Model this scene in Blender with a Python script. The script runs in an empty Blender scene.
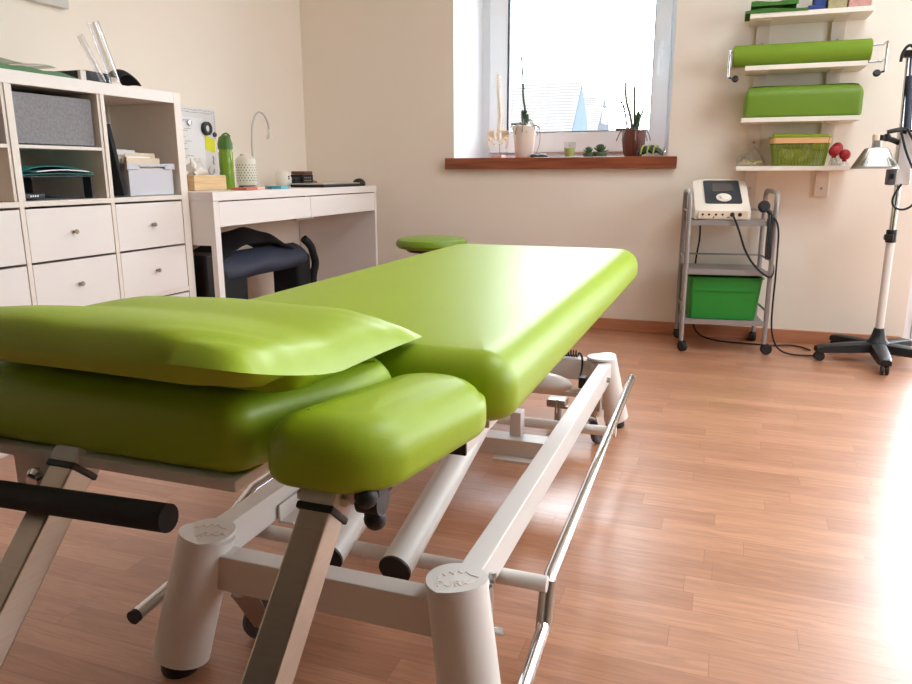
import bpy, bmesh, math, random
from mathutils import Vector as Vec, Matrix, Euler
random.seed(7)
PI = math.pi
SC = bpy.context.scene
COL = SC.collection

# ------------------------------------------------------------------ materials
def lin(c):
    out = []
    for v in c[:3]:
        v = v / 255.0
        out.append(v / 12.92 if v <= 0.04045 else ((v + 0.055) / 1.055) ** 2.4)
    return tuple(out) + (1.0,)

def new_mat(name):
    m = bpy.data.materials.new(name)
    m.use_nodes = True
    nt = m.node_tree
    nt.nodes.clear()
    out = nt.nodes.new('ShaderNodeOutputMaterial')
    return m, nt, out

def mat(name, rgb, rough=0.5, metal=0.0, var=0.06, scale=14.0, bump=0.0, bscale=200.0, spec=0.5,
        stretch=(1, 1, 1), coat=0.0, trans=0.0, ior=1.45, alpha=1.0, sheen=0.0):
    m, nt, out = new_mat(name)
    N, L = nt.nodes, nt.links
    b = N.new('ShaderNodeBsdfPrincipled')
    L.new(b.outputs[0], out.inputs[0])
    tc = N.new('ShaderNodeTexCoord')
    mp = N.new('ShaderNodeMapping')
    mp.inputs['Scale'].default_value = stretch
    L.new(tc.outputs['Object'], mp.inputs[0])
    nz = N.new('ShaderNodeTexNoise')
    nz.inputs['Scale'].default_value = scale
    nz.inputs['Detail'].default_value = 5
    L.new(mp.outputs[0], nz.inputs['Vector'])
    c = lin(rgb)
    mx = N.new('ShaderNodeMix'); mx.data_type = 'RGBA'
    mx.inputs[6].default_value = tuple(max(0, v * (1 - var)) for v in c[:3]) + (1,)
    mx.inputs[7].default_value = tuple(min(1, v * (1 + var)) for v in c[:3]) + (1,)
    L.new(nz.outputs['Fac'], mx.inputs[0])
    L.new(mx.outputs[2], b.inputs['Base Color'])
    b.inputs['Roughness'].default_value = rough
    b.inputs['Metallic'].default_value = metal
    b.inputs['Specular IOR Level'].default_value = spec
    b.inputs['IOR'].default_value = ior
    b.inputs['Coat Weight'].default_value = coat
    b.inputs['Transmission Weight'].default_value = trans
    b.inputs['Alpha'].default_value = alpha
    b.inputs['Sheen Weight'].default_value = sheen
    if bump:
        n2 = N.new('ShaderNodeTexNoise')
        n2.inputs['Scale'].default_value = bscale
        n2.inputs['Detail'].default_value = 3
        L.new(mp.outputs[0], n2.inputs['Vector'])
        bp = N.new('ShaderNodeBump')
        bp.inputs['Strength'].default_value = bump
        bp.inputs['Distance'].default_value = 0.002
        L.new(n2.outputs['Fac'], bp.inputs['Height'])
        L.new(bp.outputs[0], b.inputs['Normal'])
    return m

def pane_mat(name, tint=(1, 1, 1), gloss=0.03, base=0.04):
    m, nt, out = new_mat(name)
    N, L = nt.nodes, nt.links
    t = N.new('ShaderNodeBsdfTransparent'); t.inputs[0].default_value = tuple(tint) + (1,)
    g = N.new('ShaderNodeBsdfGlossy'); g.inputs['Roughness'].default_value = gloss
    lw = N.new('ShaderNodeLayerWeight'); lw.inputs[0].default_value = 0.5
    pw = N.new('ShaderNodeMath'); pw.operation = 'POWER'; pw.inputs[1].default_value = 4.5
    fr = N.new('ShaderNodeMath'); fr.operation = 'MULTIPLY_ADD'; fr.inputs[1].default_value = 0.8; fr.inputs[2].default_value = base
    L.new(lw.outputs['Facing'], pw.inputs[0]); L.new(pw.outputs[0], fr.inputs[0])
    mx = N.new('ShaderNodeMixShader')
    L.new(fr.outputs[0], mx.inputs[0]); L.new(t.outputs[0], mx.inputs[1]); L.new(g.outputs[0], mx.inputs[2])
    L.new(mx.outputs[0], out.inputs[0])
    return m

def wood_mat(name, dark, light, axis='x', rough=0.4, scale=6.0):
    m, nt, out = new_mat(name)
    N, L = nt.nodes, nt.links
    b = N.new('ShaderNodeBsdfPrincipled'); L.new(b.outputs[0], out.inputs[0])
    tc = N.new('ShaderNodeTexCoord'); mp = N.new('ShaderNodeMapping')
    s = {'x': (0.6, 9, 9), 'y': (9, 0.6, 9), 'z': (9, 9, 0.6)}[axis]
    mp.inputs['Scale'].default_value = s
    L.new(tc.outputs['Object'], mp.inputs[0])
    nz = N.new('ShaderNodeTexNoise'); nz.inputs['Scale'].default_value = scale
    nz.inputs['Detail'].default_value = 7; nz.inputs['Distortion'].default_value = 0.6
    L.new(mp.outputs[0], nz.inputs['Vector'])
    rp = N.new('ShaderNodeValToRGB')
    rp.color_ramp.elements[0].position = 0.3; rp.color_ramp.elements[0].color = lin(dark)
    rp.color_ramp.elements[1].position = 0.7; rp.color_ramp.elements[1].color = lin(light)
    L.new(nz.outputs['Fac'], rp.inputs[0]); L.new(rp.outputs[0], b.inputs['Base Color'])
    b.inputs['Roughness'].default_value = rough
    return m

def floor_mat():
    m, nt, out = new_mat('laminate_floor')
    N, L = nt.nodes, nt.links
    b = N.new('ShaderNodeBsdfPrincipled'); L.new(b.outputs[0], out.inputs[0])
    tc = N.new('ShaderNodeTexCoord')
    br = N.new('ShaderNodeTexBrick')
    br.offset = 0.0; br.offset_frequency = 2
    br.inputs['Scale'].default_value = 1.0
    br.inputs['Brick Width'].default_value = 0.43
    br.inputs['Row Height'].default_value = 0.064
    br.inputs['Mortar Size'].default_value = 0.0006
    br.inputs['Mortar Smooth'].default_value = 0.6
    br.inputs['Bias'].default_value = -0.1
    br.inputs['Color1'].default_value = lin(FLOOR_A); br.inputs['Color2'].default_value = lin(FLOOR_B)
    br.inputs['Mortar'].default_value = lin(FLOOR_M)
    sx = N.new('ShaderNodeSeparateXYZ'); L.new(tc.outputs['Object'], sx.inputs[0])
    dv = N.new('ShaderNodeMath'); dv.operation = 'DIVIDE'; dv.inputs[1].default_value = 0.064; L.new(sx.outputs['Y'], dv.inputs[0])
    fl = N.new('ShaderNodeMath'); fl.operation = 'FLOOR'; L.new(dv.outputs[0], fl.inputs[0])
    wn = N.new('ShaderNodeTexWhiteNoise'); wn.noise_dimensions = '1D'; L.new(fl.outputs[0], wn.inputs['W'])
    ma = N.new('ShaderNodeMath'); ma.operation = 'MULTIPLY_ADD'; ma.inputs[1].default_value = 2.15; L.new(wn.outputs['Value'], ma.inputs[0]); L.new(sx.outputs['X'], ma.inputs[2])
    cx = N.new('ShaderNodeCombineXYZ'); L.new(ma.outputs[0], cx.inputs['X']); L.new(sx.outputs['Y'], cx.inputs['Y'])
    L.new(cx.outputs[0], br.inputs['Vector'])
    mp = N.new('ShaderNodeMapping'); mp.inputs['Scale'].default_value = (1.5, 20, 1)
    L.new(tc.outputs['Object'], mp.inputs[0])
    # offset the grain by strip so that it breaks at the joints
    add = N.new('ShaderNodeVectorMath'); add.operation = 'ADD'
    sc = N.new('ShaderNodeVectorMath'); sc.operation = 'SCALE'; sc.inputs['Scale'].default_value = 37.0
    L.new(br.outputs['Color'], sc.inputs[0])
    L.new(mp.outputs[0], add.inputs[0]); L.new(sc.outputs[0], add.inputs[1])
    nz = N.new('ShaderNodeTexNoise'); nz.inputs['Scale'].default_value = 3.0; nz.inputs['Detail'].default_value = 8
    nz.inputs['Roughness'].default_value = 0.65; nz.inputs['Distortion'].default_value = 1.6
    L.new(add.outputs[0], nz.inputs['Vector'])
    rp = N.new('ShaderNodeValToRGB')
    rp.color_ramp.elements[0].position = 0.32; rp.color_ramp.elements[0].color = (0.66, 0.63, 0.6, 1)
    rp.color_ramp.elements[1].position = 0.62; rp.color_ramp.elements[1].color = (1.08, 1.08, 1.08, 1)
    L.new(nz.outputs['Fac'], rp.inputs[0])
    mx = N.new('ShaderNodeMix'); mx.data_type = 'RGBA'; mx.blend_type = 'MULTIPLY'; mx.inputs[0].default_value = 0.8
    L.new(br.outputs['Color'], mx.inputs[6]); L.new(rp.outputs[0], mx.inputs[7])
    L.new(mx.outputs[2], b.inputs['Base Color'])
    b.inputs['Roughness'].default_value = 0.36
    b.inputs['Specular IOR Level'].default_value = 0.5
    b.inputs['Coat Weight'].default_value = 0.6; b.inputs['Coat Roughness'].default_value = 0.28
    bp = N.new('ShaderNodeBump'); bp.inputs['Strength'].default_value = 0.05; bp.inputs['Distance'].default_value = 0.002
    L.new(nz.outputs['Fac'], bp.inputs['Height']); L.new(bp.outputs[0], b.inputs['Normal'])
    return m

FLOOR_A, FLOOR_B, FLOOR_M = (196, 141, 109), (175, 121, 91), (140, 92, 68)
GREEN = (152, 178, 30)
M = {}
M['wall'] = mat('wall_paint', (241, 231, 218), 0.85, var=0.02, scale=3, bump=0.15, bscale=260)
M['darkwall'] = mat('bounce_cutting_dark_wall', (58, 55, 50), 0.85, var=0.03)  # unseen front wall, darkened to cut bounce light on the near table end
M['ceil'] = mat('ceiling_paint', (242, 240, 238), 0.9, var=0.02)
M['floor'] = floor_mat()
M['base'] = wood_mat('baseboard_wood', (176, 116, 84), (196, 136, 102), 'x', 0.45)
M['basey'] = wood_mat('baseboard_wood_side', (176, 116, 84), (196, 136, 102), 'y', 0.45)
M['sillwood'] = wood_mat('windowsill_wood', (120, 62, 40), (158, 88, 58), 'x', 0.4)
M['pvc'] = mat('white_window_plastic', (238, 242, 246), 0.35, var=0.01)
M['gasket'] = mat('window_gasket', (60, 64, 70), 0.6)
M['glass'] = pane_mat('window_glass', (0.97, 0.98, 0.98))
M['cab'] = mat('cabinet_white_foil', (240, 233, 228), 0.45, var=0.015, scale=5)
M['cabedge'] = mat('cabinet_edge_foil', (238, 228, 218), 0.45, var=0.015)
M['desk'] = mat('desk_white_foil', (240, 234, 230), 0.35, var=0.012, scale=5)
M['chrome'] = mat('chrome', (215, 218, 220), 0.16, 1.0, var=0.03)
M['steel'] = mat('brushed_steel', (176, 164, 150), 0.34, 1.0, var=0.1, scale=30, stretch=(1, 1, 12))
M['stoolgreen'] = mat('stool_green_vinyl', (118, 150, 34), 0.4, var=0.03)
M['felt'] = mat('grey_felt', (142, 140, 144), 0.95, var=0.4, scale=110, bump=0.5, bscale=420)
M['green'] = mat('green_vinyl', GREEN, 0.42, var=0.03, scale=7, bump=0.08, bscale=520, spec=0.5)
M['white'] = mat('white_powder_coat', (222, 218, 213), 0.32, var=0.015)
M['black'] = mat('black_plastic', (30, 30, 31), 0.45, var=0.1)
M['foam'] = mat('black_foam', (38, 38, 39), 0.8, var=0.15, scale=60, bump=0.3)
M['rubber'] = mat('grey_rubber', (88, 92, 98), 0.6, var=0.08)
M['zinc'] = mat('zinc_plate', (190, 188, 184), 0.3, 1.0, var=0.06)
M['silver'] = mat('silver_grey_paint', (158, 154, 152), 0.4, 0.35, var=0.03)
M['bin'] = mat('green_plastic_bin', (42, 138, 52), 0.42, var=0.05)
M['device'] = mat('device_white_shell', (238, 228, 214), 0.4, var=0.01)
M['panel'] = mat('device_dark_panel', (52, 58, 66), 0.35, var=0.04)
M['screen'] = mat('device_screen', (92, 86, 84), 0.15, var=0.04)
M['mat_green'] = mat('green_foam_roll', (118, 148, 32), 0.75, var=0.05, scale=60, bump=0.15, bscale=300)
M['bolster'] = mat('green_bolster_vinyl', (108, 140, 38), 0.5, var=0.03, bump=0.05)
M['red'] = mat('red_rubber', (168, 38, 44), 0.5, var=0.08)
M['clear'] = pane_mat('clear_plastic', (0.93, 0.93, 0.92), 0.08)
M['shelf'] = mat('shelf_white_foil', (240, 232, 220), 0.45, var=0.012)
M['bracket'] = mat('bracket_white', (226, 214, 202), 0.5, var=0.012)
M['pot'] = mat('white_ceramic', (240, 226, 214), 0.3, var=0.012)
M['brownpot'] = mat('brown_glazed_pot', (104, 56, 46), 0.3, var=0.1, scale=20)
M['leaf'] = mat('plant_leaf', (54, 78, 52), 0.45, var=0.2, scale=12)
M['deadleaf'] = mat('orange_brown_leaf', (190, 122, 92), 0.6, var=0.15)
M['stem'] = mat('plant_stem', (98, 96, 76), 0.6, var=0.15)
M['root'] = mat('plant_root', (126, 128, 116), 0.6, var=0.2)
M['succ'] = mat('succulent', (84, 108, 78), 0.6, var=0.25, scale=30)
M['bone'] = mat('bone_plastic', (240, 228, 206), 0.5, var=0.06)
M['stone'] = mat('dark_stone', (48, 54, 52), 0.5, var=0.25, scale=40)
M['wax'] = mat('lime_wax', (196, 222, 132), 0.5, var=0.05)
M['cloth'] = mat('lime_black_cloth', (66, 72, 58), 0.85, var=0.3)
M['lime'] = mat('lime_fabric', (150, 168, 84), 0.8, var=0.1)
M['bamboo'] = wood_mat('bamboo', (206, 168, 120), (232, 200, 152), 'y', 0.5, 9)
M['tissue'] = mat('tissue_paper', (246, 244, 242), 0.9, var=0.01)
M['bottle'] = mat('green_bottle_plastic', (116, 152, 40), 0.25, var=0.06)
M['bottlecap'] = mat('green_bottle_cap', (70, 112, 36), 0.4, var=0.05)
M['ceram'] = mat('cream_ceramic', (232, 226, 212), 0.4, var=0.02)
M['hole'] = mat('dark_hole', (86, 80, 72), 0.8, var=0.05)
M['lampgrey'] = mat('lamp_grey_metal', (190, 186, 180), 0.35, 0.6, var=0.04)
M['paper'] = mat('paper', (240, 240, 242), 0.85, var=0.01)
M['board'] = mat('whiteboard_enamel', (224, 222, 222), 0.3, var=0.01)
M['ink'] = mat('printed_ink', (70, 70, 74), 0.7, var=0.1)
M['yellow'] = mat('yellow_note', (226, 226, 60), 0.8, var=0.03)
M['orange'] = mat('orange_red_cover', (206, 110, 84), 0.6, var=0.05)
M['pink'] = mat('pink_paper', (236, 190, 176), 0.7, var=0.05)
M['blue'] = mat('light_blue_cover', (98, 182, 206), 0.6, var=0.05)
M['navy'] = mat('navy_fabric', (52, 58, 74), 0.7, var=0.12, scale=20, bump=0.2)
M['blackcloth'] = mat('black_fabric', (22, 23, 26), 0.75, var=0.2, scale=20, bump=0.2)
M['teal'] = mat('teal_plastic', (30, 150, 148), 0.35, var=0.06)
M['bingrey'] = mat('light_grey_plastic', (206, 206, 214), 0.45, var=0.012)
M['card'] = mat('cream_card', (226, 208, 184), 0.8, var=0.04)
M['towel'] = mat('green_towel', (98, 140, 100), 0.9, var=0.3, scale=120, bump=0.5, bscale=300)
M['greencloth'] = mat('green_cloth', (62, 110, 40), 0.85, var=0.12, bump=0.2)
M['bluebox'] = mat('blue_box', (44, 66, 128), 0.6, var=0.15, scale=40)
M['pinkbox'] = mat('pink_patterned_card', (200, 150, 140), 0.6, var=0.35, scale=90)
M['olive'] = mat('olive_pattern_card', (168, 156, 120), 0.6, var=0.3, scale=90)
M['limebasket'] = mat('lime_basket_wire', (132, 148, 44), 0.5, var=0.08)
M['limecloth'] = mat('lime_towel', (172, 190, 44), 0.8, var=0.05)
M['ashwood'] = wood_mat('ash_band', (214, 164, 112), (232, 184, 132), 'x', 0.5)
M['yellowish'] = mat('yellow_foam', (206, 190, 64), 0.7, var=0.08)
M['cream'] = mat('cream_plastic', (224, 214, 150), 0.6, var=0.06)
M['frame'] = mat('grey_canvas', (206, 202, 198), 0.7, var=0.02)
M['roof'] = mat('pale_roof_tiles', (108, 103, 101), 0.9, var=0.06)
M['gable'] = mat('blue_gable_cladding', (46, 64, 76), 0.8, var=0.06)
M['slate'] = mat('dark_gable_cladding', (22, 28, 40), 0.8, var=0.1)
M['render'] = mat('house_render', (220, 220, 220), 0.9, var=0.03)
M['ground'] = mat('outdoor_ground', (150, 152, 146), 0.95, var=0.1)
M['brown'] = mat('brown_leather', (122, 74, 50), 0.5, var=0.1)
M['cord'] = mat('black_cord', (34, 34, 36), 0.5, var=0.08)
M['acetate'] = pane_mat('clear_acetate', (0.97, 0.97, 0.98), 0.12, 0.12)
M['refl'] = mat('ribbed_reflector', (186, 182, 176), 0.38, 1.0, var=0.04)
M['offwhite'] = mat('lamp_head_white', (224, 220, 216), 0.4, var=0.02)

# ------------------------------------------------------------------ mesh builder
class MB:
    def __init__(self):
        self.bm = bmesh.new(); self.bev = False
    def add(self, verts, faces):
        vs = [self.bm.verts.new(v) for v in verts]
        for f in faces:
            try: self.bm.faces.new([vs[i] for i in f])
            except ValueError: pass
        return self
    def join(self, other, M4=None):
        me = bpy.data.meshes.new('tmp'); other.to_mesh(me)
        if M4: me.transform(M4)
        self.bm.from_mesh(me); bpy.data.meshes.remove(me)
    def box(self, x0, x1, y0, y1, z0, z1, b=0.0, rot=None, seg=2, piv=None):
        t = bmesh.new(); bmesh.ops.create_cube(t, size=1)
        c = Vec(((x0 + x1) / 2, (y0 + y1) / 2, (z0 + z1) / 2))
        for v in t.verts:
            v.co = Vec((v.co.x * (x1 - x0), v.co.y * (y1 - y0), v.co.z * (z1 - z0)))
        if b: self.bev = True; bmesh.ops.bevel(t, geom=t.edges[:], offset=b, segments=seg, profile=0.5, affect='EDGES')
        R = rot.to_matrix().to_4x4() if rot else Matrix()
        if piv is not None:
            p = Vec(piv); T = Matrix.Translation(p) @ R @ Matrix.Translation(c - p)
        else: T = Matrix.Translation(c) @ R
        self.join(t, T); t.free(); return self
    def cyl(self, p0, p1, r0, r1=None, n=24, cap=True):
        r1 = r0 if r1 is None else r1
        p0, p1 = Vec(p0), Vec(p1); d = (p1 - p0).normalized()
        a = d.orthogonal().normalized(); c = d.cross(a)
        vs, fs = [], []
        for p, r in ((p0, r0), (p1, r1)):
            for i in range(n):
                t = 2 * PI * i / n
                vs.append(p + (a * math.cos(t) + c * math.sin(t)) * r)
        for i in range(n):
            j = (i + 1) % n; fs.append((i, j, n + j, n + i))
        if cap: fs.append(tuple(range(n - 1, -1, -1))); fs.append(tuple(range(n, 2 * n)))
        return self.add(vs, fs)
    def tube(self, pts, r, n=10, smooth=0, cap=True, closed=False):
        P = [Vec(p) for p in pts]
        for _ in range(smooth):
            if closed:
                Q = []
                for i in range(len(P)):
                    a, b = P[i], P[(i + 1) % len(P)]; Q += [a * .75 + b * .25, a * .25 + b * .75]
            else:
                Q = [P[0]]
                for a, b in zip(P[:-1], P[1:]): Q += [a * .75 + b * .25, a * .25 + b * .75]
                Q.append(P[-1])
            P = Q
        rs = r if isinstance(r, (list, tuple)) else [r] * len(P)
        if len(rs) != len(P): rs = [rs[0] + (rs[-1] - rs[0]) * i / (len(P) - 1) for i in range(len(P))]
        m = len(P); vs, fs = [], []
        up = None
        for i in range(m):
            if closed: d = (P[(i + 1) % m] - P[i - 1])
            else: d = (P[min(i + 1, m - 1)] - P[max(i - 1, 0)])
            d = d.normalized() if d.length > 1e-9 else Vec((0, 0, 1))
            if up is None: up = d.orthogonal().normalized()
            up = (up - d * up.dot(d))
            up = up.normalized() if up.length > 1e-6 else d.orthogonal().normalized()
            c = d.cross(up)
            for k in range(n):
                t = 2 * PI * k / n; vs.append(P[i] + (up * math.cos(t) + c * math.sin(t)) * rs[i])
        for i in range(m if closed else m - 1):
            i2 = (i + 1) % m
            for k in range(n):
                k2 = (k + 1) % n; fs.append((i * n + k, i * n + k2, i2 * n + k2, i2 * n + k))
        if cap and not closed:
            fs.append(tuple(range(n - 1, -1, -1))); fs.append(tuple((m - 1) * n + k for k in range(n)))
        return self.add(vs, fs)
    def lathe(self, prof, loc=(0, 0, 0), n=32, rot=None, ripple=0.0, nr=0):
        vs, fs = [], []; loc = Vec(loc)
        R = rot.to_matrix() if rot else Matrix.Identity(3)
        for r, z in prof:
            for i in range(n):
                t = 2 * PI * i / n; q = r * (1 + ripple * math.cos(nr * t)) if nr else r
                vs.append(loc + R @ Vec((q * math.cos(t), q * math.sin(t), z)))
        m = len(prof)
        for j in range(m - 1):
            for i in range(n):
                k = (i + 1) % n; fs.append((j * n + i, j * n + k, (j + 1) * n + k, (j + 1) * n + i))
        if prof[0][0] > 1e-6: fs.append(tuple(range(n - 1, -1, -1)))
        if prof[-1][0] > 1e-6: fs.append(tuple((m - 1) * n + i for i in range(n)))
        self.add(vs, fs); bmesh.ops.remove_doubles(self.bm, verts=self.bm.verts[:], dist=1e-6); return self
    def ball(self, c, r, n=16, m=10):
        rx, ry, rz = r if isinstance(r, (tuple, list)) else (r, r, r); c = Vec(c)
        vs, fs = [c + Vec((0, 0, -rz))], []
        for j in range(1, m):
            a = -PI / 2 + PI * j / m
            for i in range(n):
                t = 2 * PI * i / n
                vs.append(c + Vec((rx * math.cos(a) * math.cos(t), ry * math.cos(a) * math.sin(t), rz * math.sin(a))))
        vs.append(c + Vec((0, 0, rz))); top = len(vs) - 1
        for i in range(n):
            k = (i + 1) % n; fs.append((0, 1 + k, 1 + i)); fs.append((top, 1 + (m - 2) * n + i, 1 + (m - 2) * n + k))
            for j in range(m - 2): fs.append((1 + j * n + i, 1 + j * n + k, 1 + (j + 1) * n + k, 1 + (j + 1) * n + i))
        return self.add(vs, fs)
    def prism(self, poly, vec):
        vec = Vec(vec); n = len(poly); vs = [Vec(p) for p in poly] + [Vec(p) + vec for p in poly]
        fs = [tuple(range(n - 1, -1, -1)), tuple(range(n, 2 * n))] + [(i, (i + 1) % n, n + (i + 1) % n, n + i) for i in range(n)]
        self.add(vs, fs); return self
    def grid(self, f, nu, nv, thick=0.0):
        vs = [Vec(f(i / nu, j / nv)) for j in range(nv + 1) for i in range(nu + 1)]
        fs = [(j * (nu + 1) + i, j * (nu + 1) + i + 1, (j + 1) * (nu + 1) + i + 1, (j + 1) * (nu + 1) + i) for j in range(nv) for i in range(nu)]
        t = bmesh.new(); bv = [t.verts.new(v) for v in vs]
        for q in fs: t.faces.new([bv[k] for k in q])
        if thick:
            bmesh.ops.recalc_face_normals(t, faces=t.faces[:])
            bmesh.ops.solidify(t, geom=t.faces[:], thickness=thick)
        self.join(t); t.free(); return self
    def cushion(self, outline, z0, z1, rt, rb, crown=0.0, steps=6, zf=None):
        n = len(outline); O = [Vec((x, y, 0)) for x, y in outline]
        c = sum(O, Vec()) / n
        nrm = []
        for i in range(n):
            d = (O[(i + 1) % n] - O[i - 1]).normalized(); nrm.append(Vec((d.y, -d.x, 0)))
        rings = []
        for k in range(steps + 1):
            a = PI / 2 * k / steps; rings.append((rb * (1 - math.sin(a)), z0 + rb * (1 - math.cos(a)), 1))
        bulge = 0.0
        for k in range(steps + 1):
            a = PI / 2 * k / steps; rings.append((rt * (1 - math.cos(a)), z1 - rt + rt * math.sin(a), 1))
        vs, fs = [], []
        for ins, z, _ in rings:
            for i in range(n): vs.append(O[i] - nrm[i] * ins + Vec((0, 0, z)))
        base = [O[i] - nrm[i] * rt for i in range(n)]
        sc = [0.93, 0.8, 0.6, 0.4, 0.2]
        for s in sc:
            for i in range(n): vs.append(c + (base[i] - c) * s + Vec((0, 0, z1 + crown * (1 - s ** 2.2))))
        m = len(rings) + len(sc)
        for j in range(m - 1):
            for i in range(n):
                k = (i + 1) % n; fs.append((j * n + i, j * n + k, (j + 1) * n + k, (j + 1) * n + i))
        vs.append(c + Vec((0, 0, z1 + crown))); top = len(vs) - 1
        for i in range(n): fs.append(((m - 1) * n + i, (m - 1) * n + (i + 1) % n, top))
        fs.append(tuple(range(n - 1, -1, -1)))
        if zf: vs = [zf(v) for v in vs]
        return self.add(vs, fs)
    def text(self, s, size, M4, depth=0.0006, align='CENTER'):
        cu = bpy.data.curves.new('t', 'FONT'); cu.body = s; cu.size = size; cu.extrude = depth
        cu.align_x = align; cu.align_y = 'CENTER'
        o = bpy.data.objects.new('t', cu); COL.objects.link(o)
        dg = bpy.context.evaluated_depsgraph_get(); dg.update()
        me = bpy.data.meshes.new_from_object(o.evaluated_get(dg))
        me.transform(M4); self.bm.from_mesh(me)
        bpy.data.objects.remove(o); bpy.data.curves.remove(cu); bpy.data.meshes.remove(me); return self
    def xf(self, M4):
        bmesh.ops.transform(self.bm, matrix=M4, verts=self.bm.verts[:]); return self
    def build(self, name, m, parent=None, origin=None, smooth=True, angle=38):
        bm = self.bm
        bmesh.ops.recalc_face_normals(bm, faces=bm.faces[:])
        if origin is None:
            if parent is not None: origin = Vec((0, 0, 0))
            else:
                xs = [v.co.x for v in bm.verts]; ys = [v.co.y for v in bm.verts]; zs = [v.co.z for v in bm.verts]
                origin = Vec(((min(xs) + max(xs)) / 2, (min(ys) + max(ys)) / 2, min(zs)))
        origin = Vec(origin)
        if parent is not None: origin = wloc(parent)
        bmesh.ops.translate(bm, verts=bm.verts[:], vec=-origin)
        me = bpy.data.meshes.new(name); bm.to_mesh(me); bm.free()
        if smooth:
            me.polygons.foreach_set('use_smooth', [True] * len(me.polygons))
            me.set_sharp_from_angle(angle=math.radians(angle))
        me.materials.append(m if not isinstance(m, str) else M[m])
        o = bpy.data.objects.new(name, me); COL.objects.link(o)
        if self.bev:
            wnm = o.modifiers.new('weighted_normals', 'WEIGHTED_NORMAL'); wnm.keep_sharp = True; wnm.weight = 100
        if parent is not None: o.parent = parent
        else: o.location = origin
        return o

def wloc(o):
    v = Vec(o.location)
    while o.parent is not None:
        o = o.parent; v += Vec(o.location)
    return v
def tag(o, label=None, cat=None, group=None, kind=None):
    if label: o['label'] = label
    if cat: o['category'] = cat
    if group: o['group'] = group
    if kind: o['kind'] = kind
    return o
def root(name, loc, label, cat, group=None):
    o = bpy.data.objects.new(name, None); o.empty_display_size = 0.05
    COL.objects.link(o); o.location = loc
    return tag(o, label, cat, group)
def dup(src, loc, label=None, rotz=None):
    c = src.copy(); COL.objects.link(c); c.location = loc
    if rotz is not None: c.rotation_euler = (0, 0, rotz)
    if label: c['label'] = label
    for ch in list(src.children):
        d = ch.copy(); COL.objects.link(d); d.parent = c
        for g in list(ch.children):
            e = g.copy(); COL.objects.link(e); e.parent = d
    return c
def structure(o, label=None, cat=None):
    return tag(o, label, cat, kind='structure')
def rrect(x0, x1, y0, y1, r, n=8):
    if not isinstance(r, (tuple, list)): r = (r, r, r, r)
    pts = []
    for (cx, cy, a0, q) in ((x1 - r[0], y0 + r[0], -PI / 2, r[0]), (x1 - r[1], y1 - r[1], 0, r[1]), (x0 + r[2], y1 - r[2], PI / 2, r[2]), (x0 + r[3], y0 + r[3], PI, r[3])):
        for k in range(n + 1):
            a = a0 + PI / 2 * k / n; pts.append((cx + q * math.cos(a), cy + q * math.sin(a)))
    # densify the straight runs
    out = []
    for i, p in enumerate(pts):
        q = pts[(i + 1) % len(pts)]; out.append(p)
        d = math.hypot(q[0] - p[0], q[1] - p[1]); k = int(d / 0.06)
        for j in range(1, k + 1): out.append((p[0] + (q[0] - p[0]) * j / (k + 1), p[1] + (q[1] - p[1]) * j / (k + 1)))
    return out
Rz = lambda a: Euler((0, 0, a))

# ------------------------------------------------------------------ camera
cam = bpy.data.cameras.new('camera'); co = bpy.data.objects.new('camera', cam); COL.objects.link(co)
yaw, pit, rol = 0.3492, 0.2266, -0.0024
fw = Vec((-math.sin(yaw) * math.cos(pit), math.cos(yaw) * math.cos(pit), -math.sin(pit)))
rt = Vec((math.cos(yaw), math.sin(yaw), 0)); up = rt.cross(fw)
r2 = rt * math.cos(rol) + up * math.sin(rol); u2 = -rt * math.sin(rol) + up * math.cos(rol)
mw = Matrix((r2, u2, -fw)).transposed().to_4x4(); mw.translation = Vec((2.3562, -3.9045, 0.8232))
co.matrix_world = mw
cam.sensor_fit = 'HORIZONTAL'; cam.sensor_width = 36; cam.lens = 737.56 / 912 * 36; cam.clip_start = 0.02; cam.clip_end = 200
SC.camera = co

# ------------------------------------------------------------------ room shell
XR, YF, ZC = 4.55, -5.0, 2.62
structure(MB().box(-0.3, XR + 0.3, YF - 0.3, 0.45, -0.2, 0).build('floor', 'floor', origin=(0, 0, 0)))
SKX0, SKX1, SKY0, SKY1 = 2.6, 4.0, -2.5, -1.0
c = MB()
c.box(0, SKX0, YF, 0, ZC, ZC + 0.2); c.box(SKX1, XR, YF, 0, ZC, ZC + 0.2)
c.box(SKX0, SKX1, YF, SKY0, ZC, ZC + 0.2); c.box(SKX0, SKX1, SKY1, 0, ZC, ZC + 0.2)
structure(c.build('ceiling', 'ceil', smooth=False))
structure(MB().box(-0.3, 0, YF - .3, 0.62, 0, ZC + .2).build('wall_left', 'wall', smooth=False))
QY0, QY1, QZ0, QZ1 = -2.6, -0.7, 0.9, 2.15  # unseen window opening, added to throw light on the left wall and cabinet
w = MB(); w.box(XR, XR + .3, YF - .3, QY0, 0, ZC + .2); w.box(XR, XR + .3, QY1, 0.62, 0, ZC + .2); w.box(XR, XR + .3, QY0, QY1, 0, QZ0); w.box(XR, XR + .3, QY0, QY1, QZ1, ZC + .2)
structure(w.build('wall_right', 'wall', smooth=False))
w = MB(); w.box(XR + .1, XR + .18, QY0, QY0 + .07, QZ0, QZ1); w.box(XR + .1, XR + .18, QY1 - .07, QY1, QZ0, QZ1); w.box(XR + .1, XR + .18, QY0 + .07, QY1 - .07, QZ0, QZ0 + .07); w.box(XR + .1, XR + .18, QY0 + .07, QY1 - .07, QZ1 - .07, QZ1); w.box(XR + .1, XR + .18, (QY0 + QY1) / 2 - .05, (QY0 + QY1) / 2 + .05, QZ0 + .07, QZ1 - .07)
w3 = structure(w.build('added_side_window', 'pvc', smooth=False))
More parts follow.
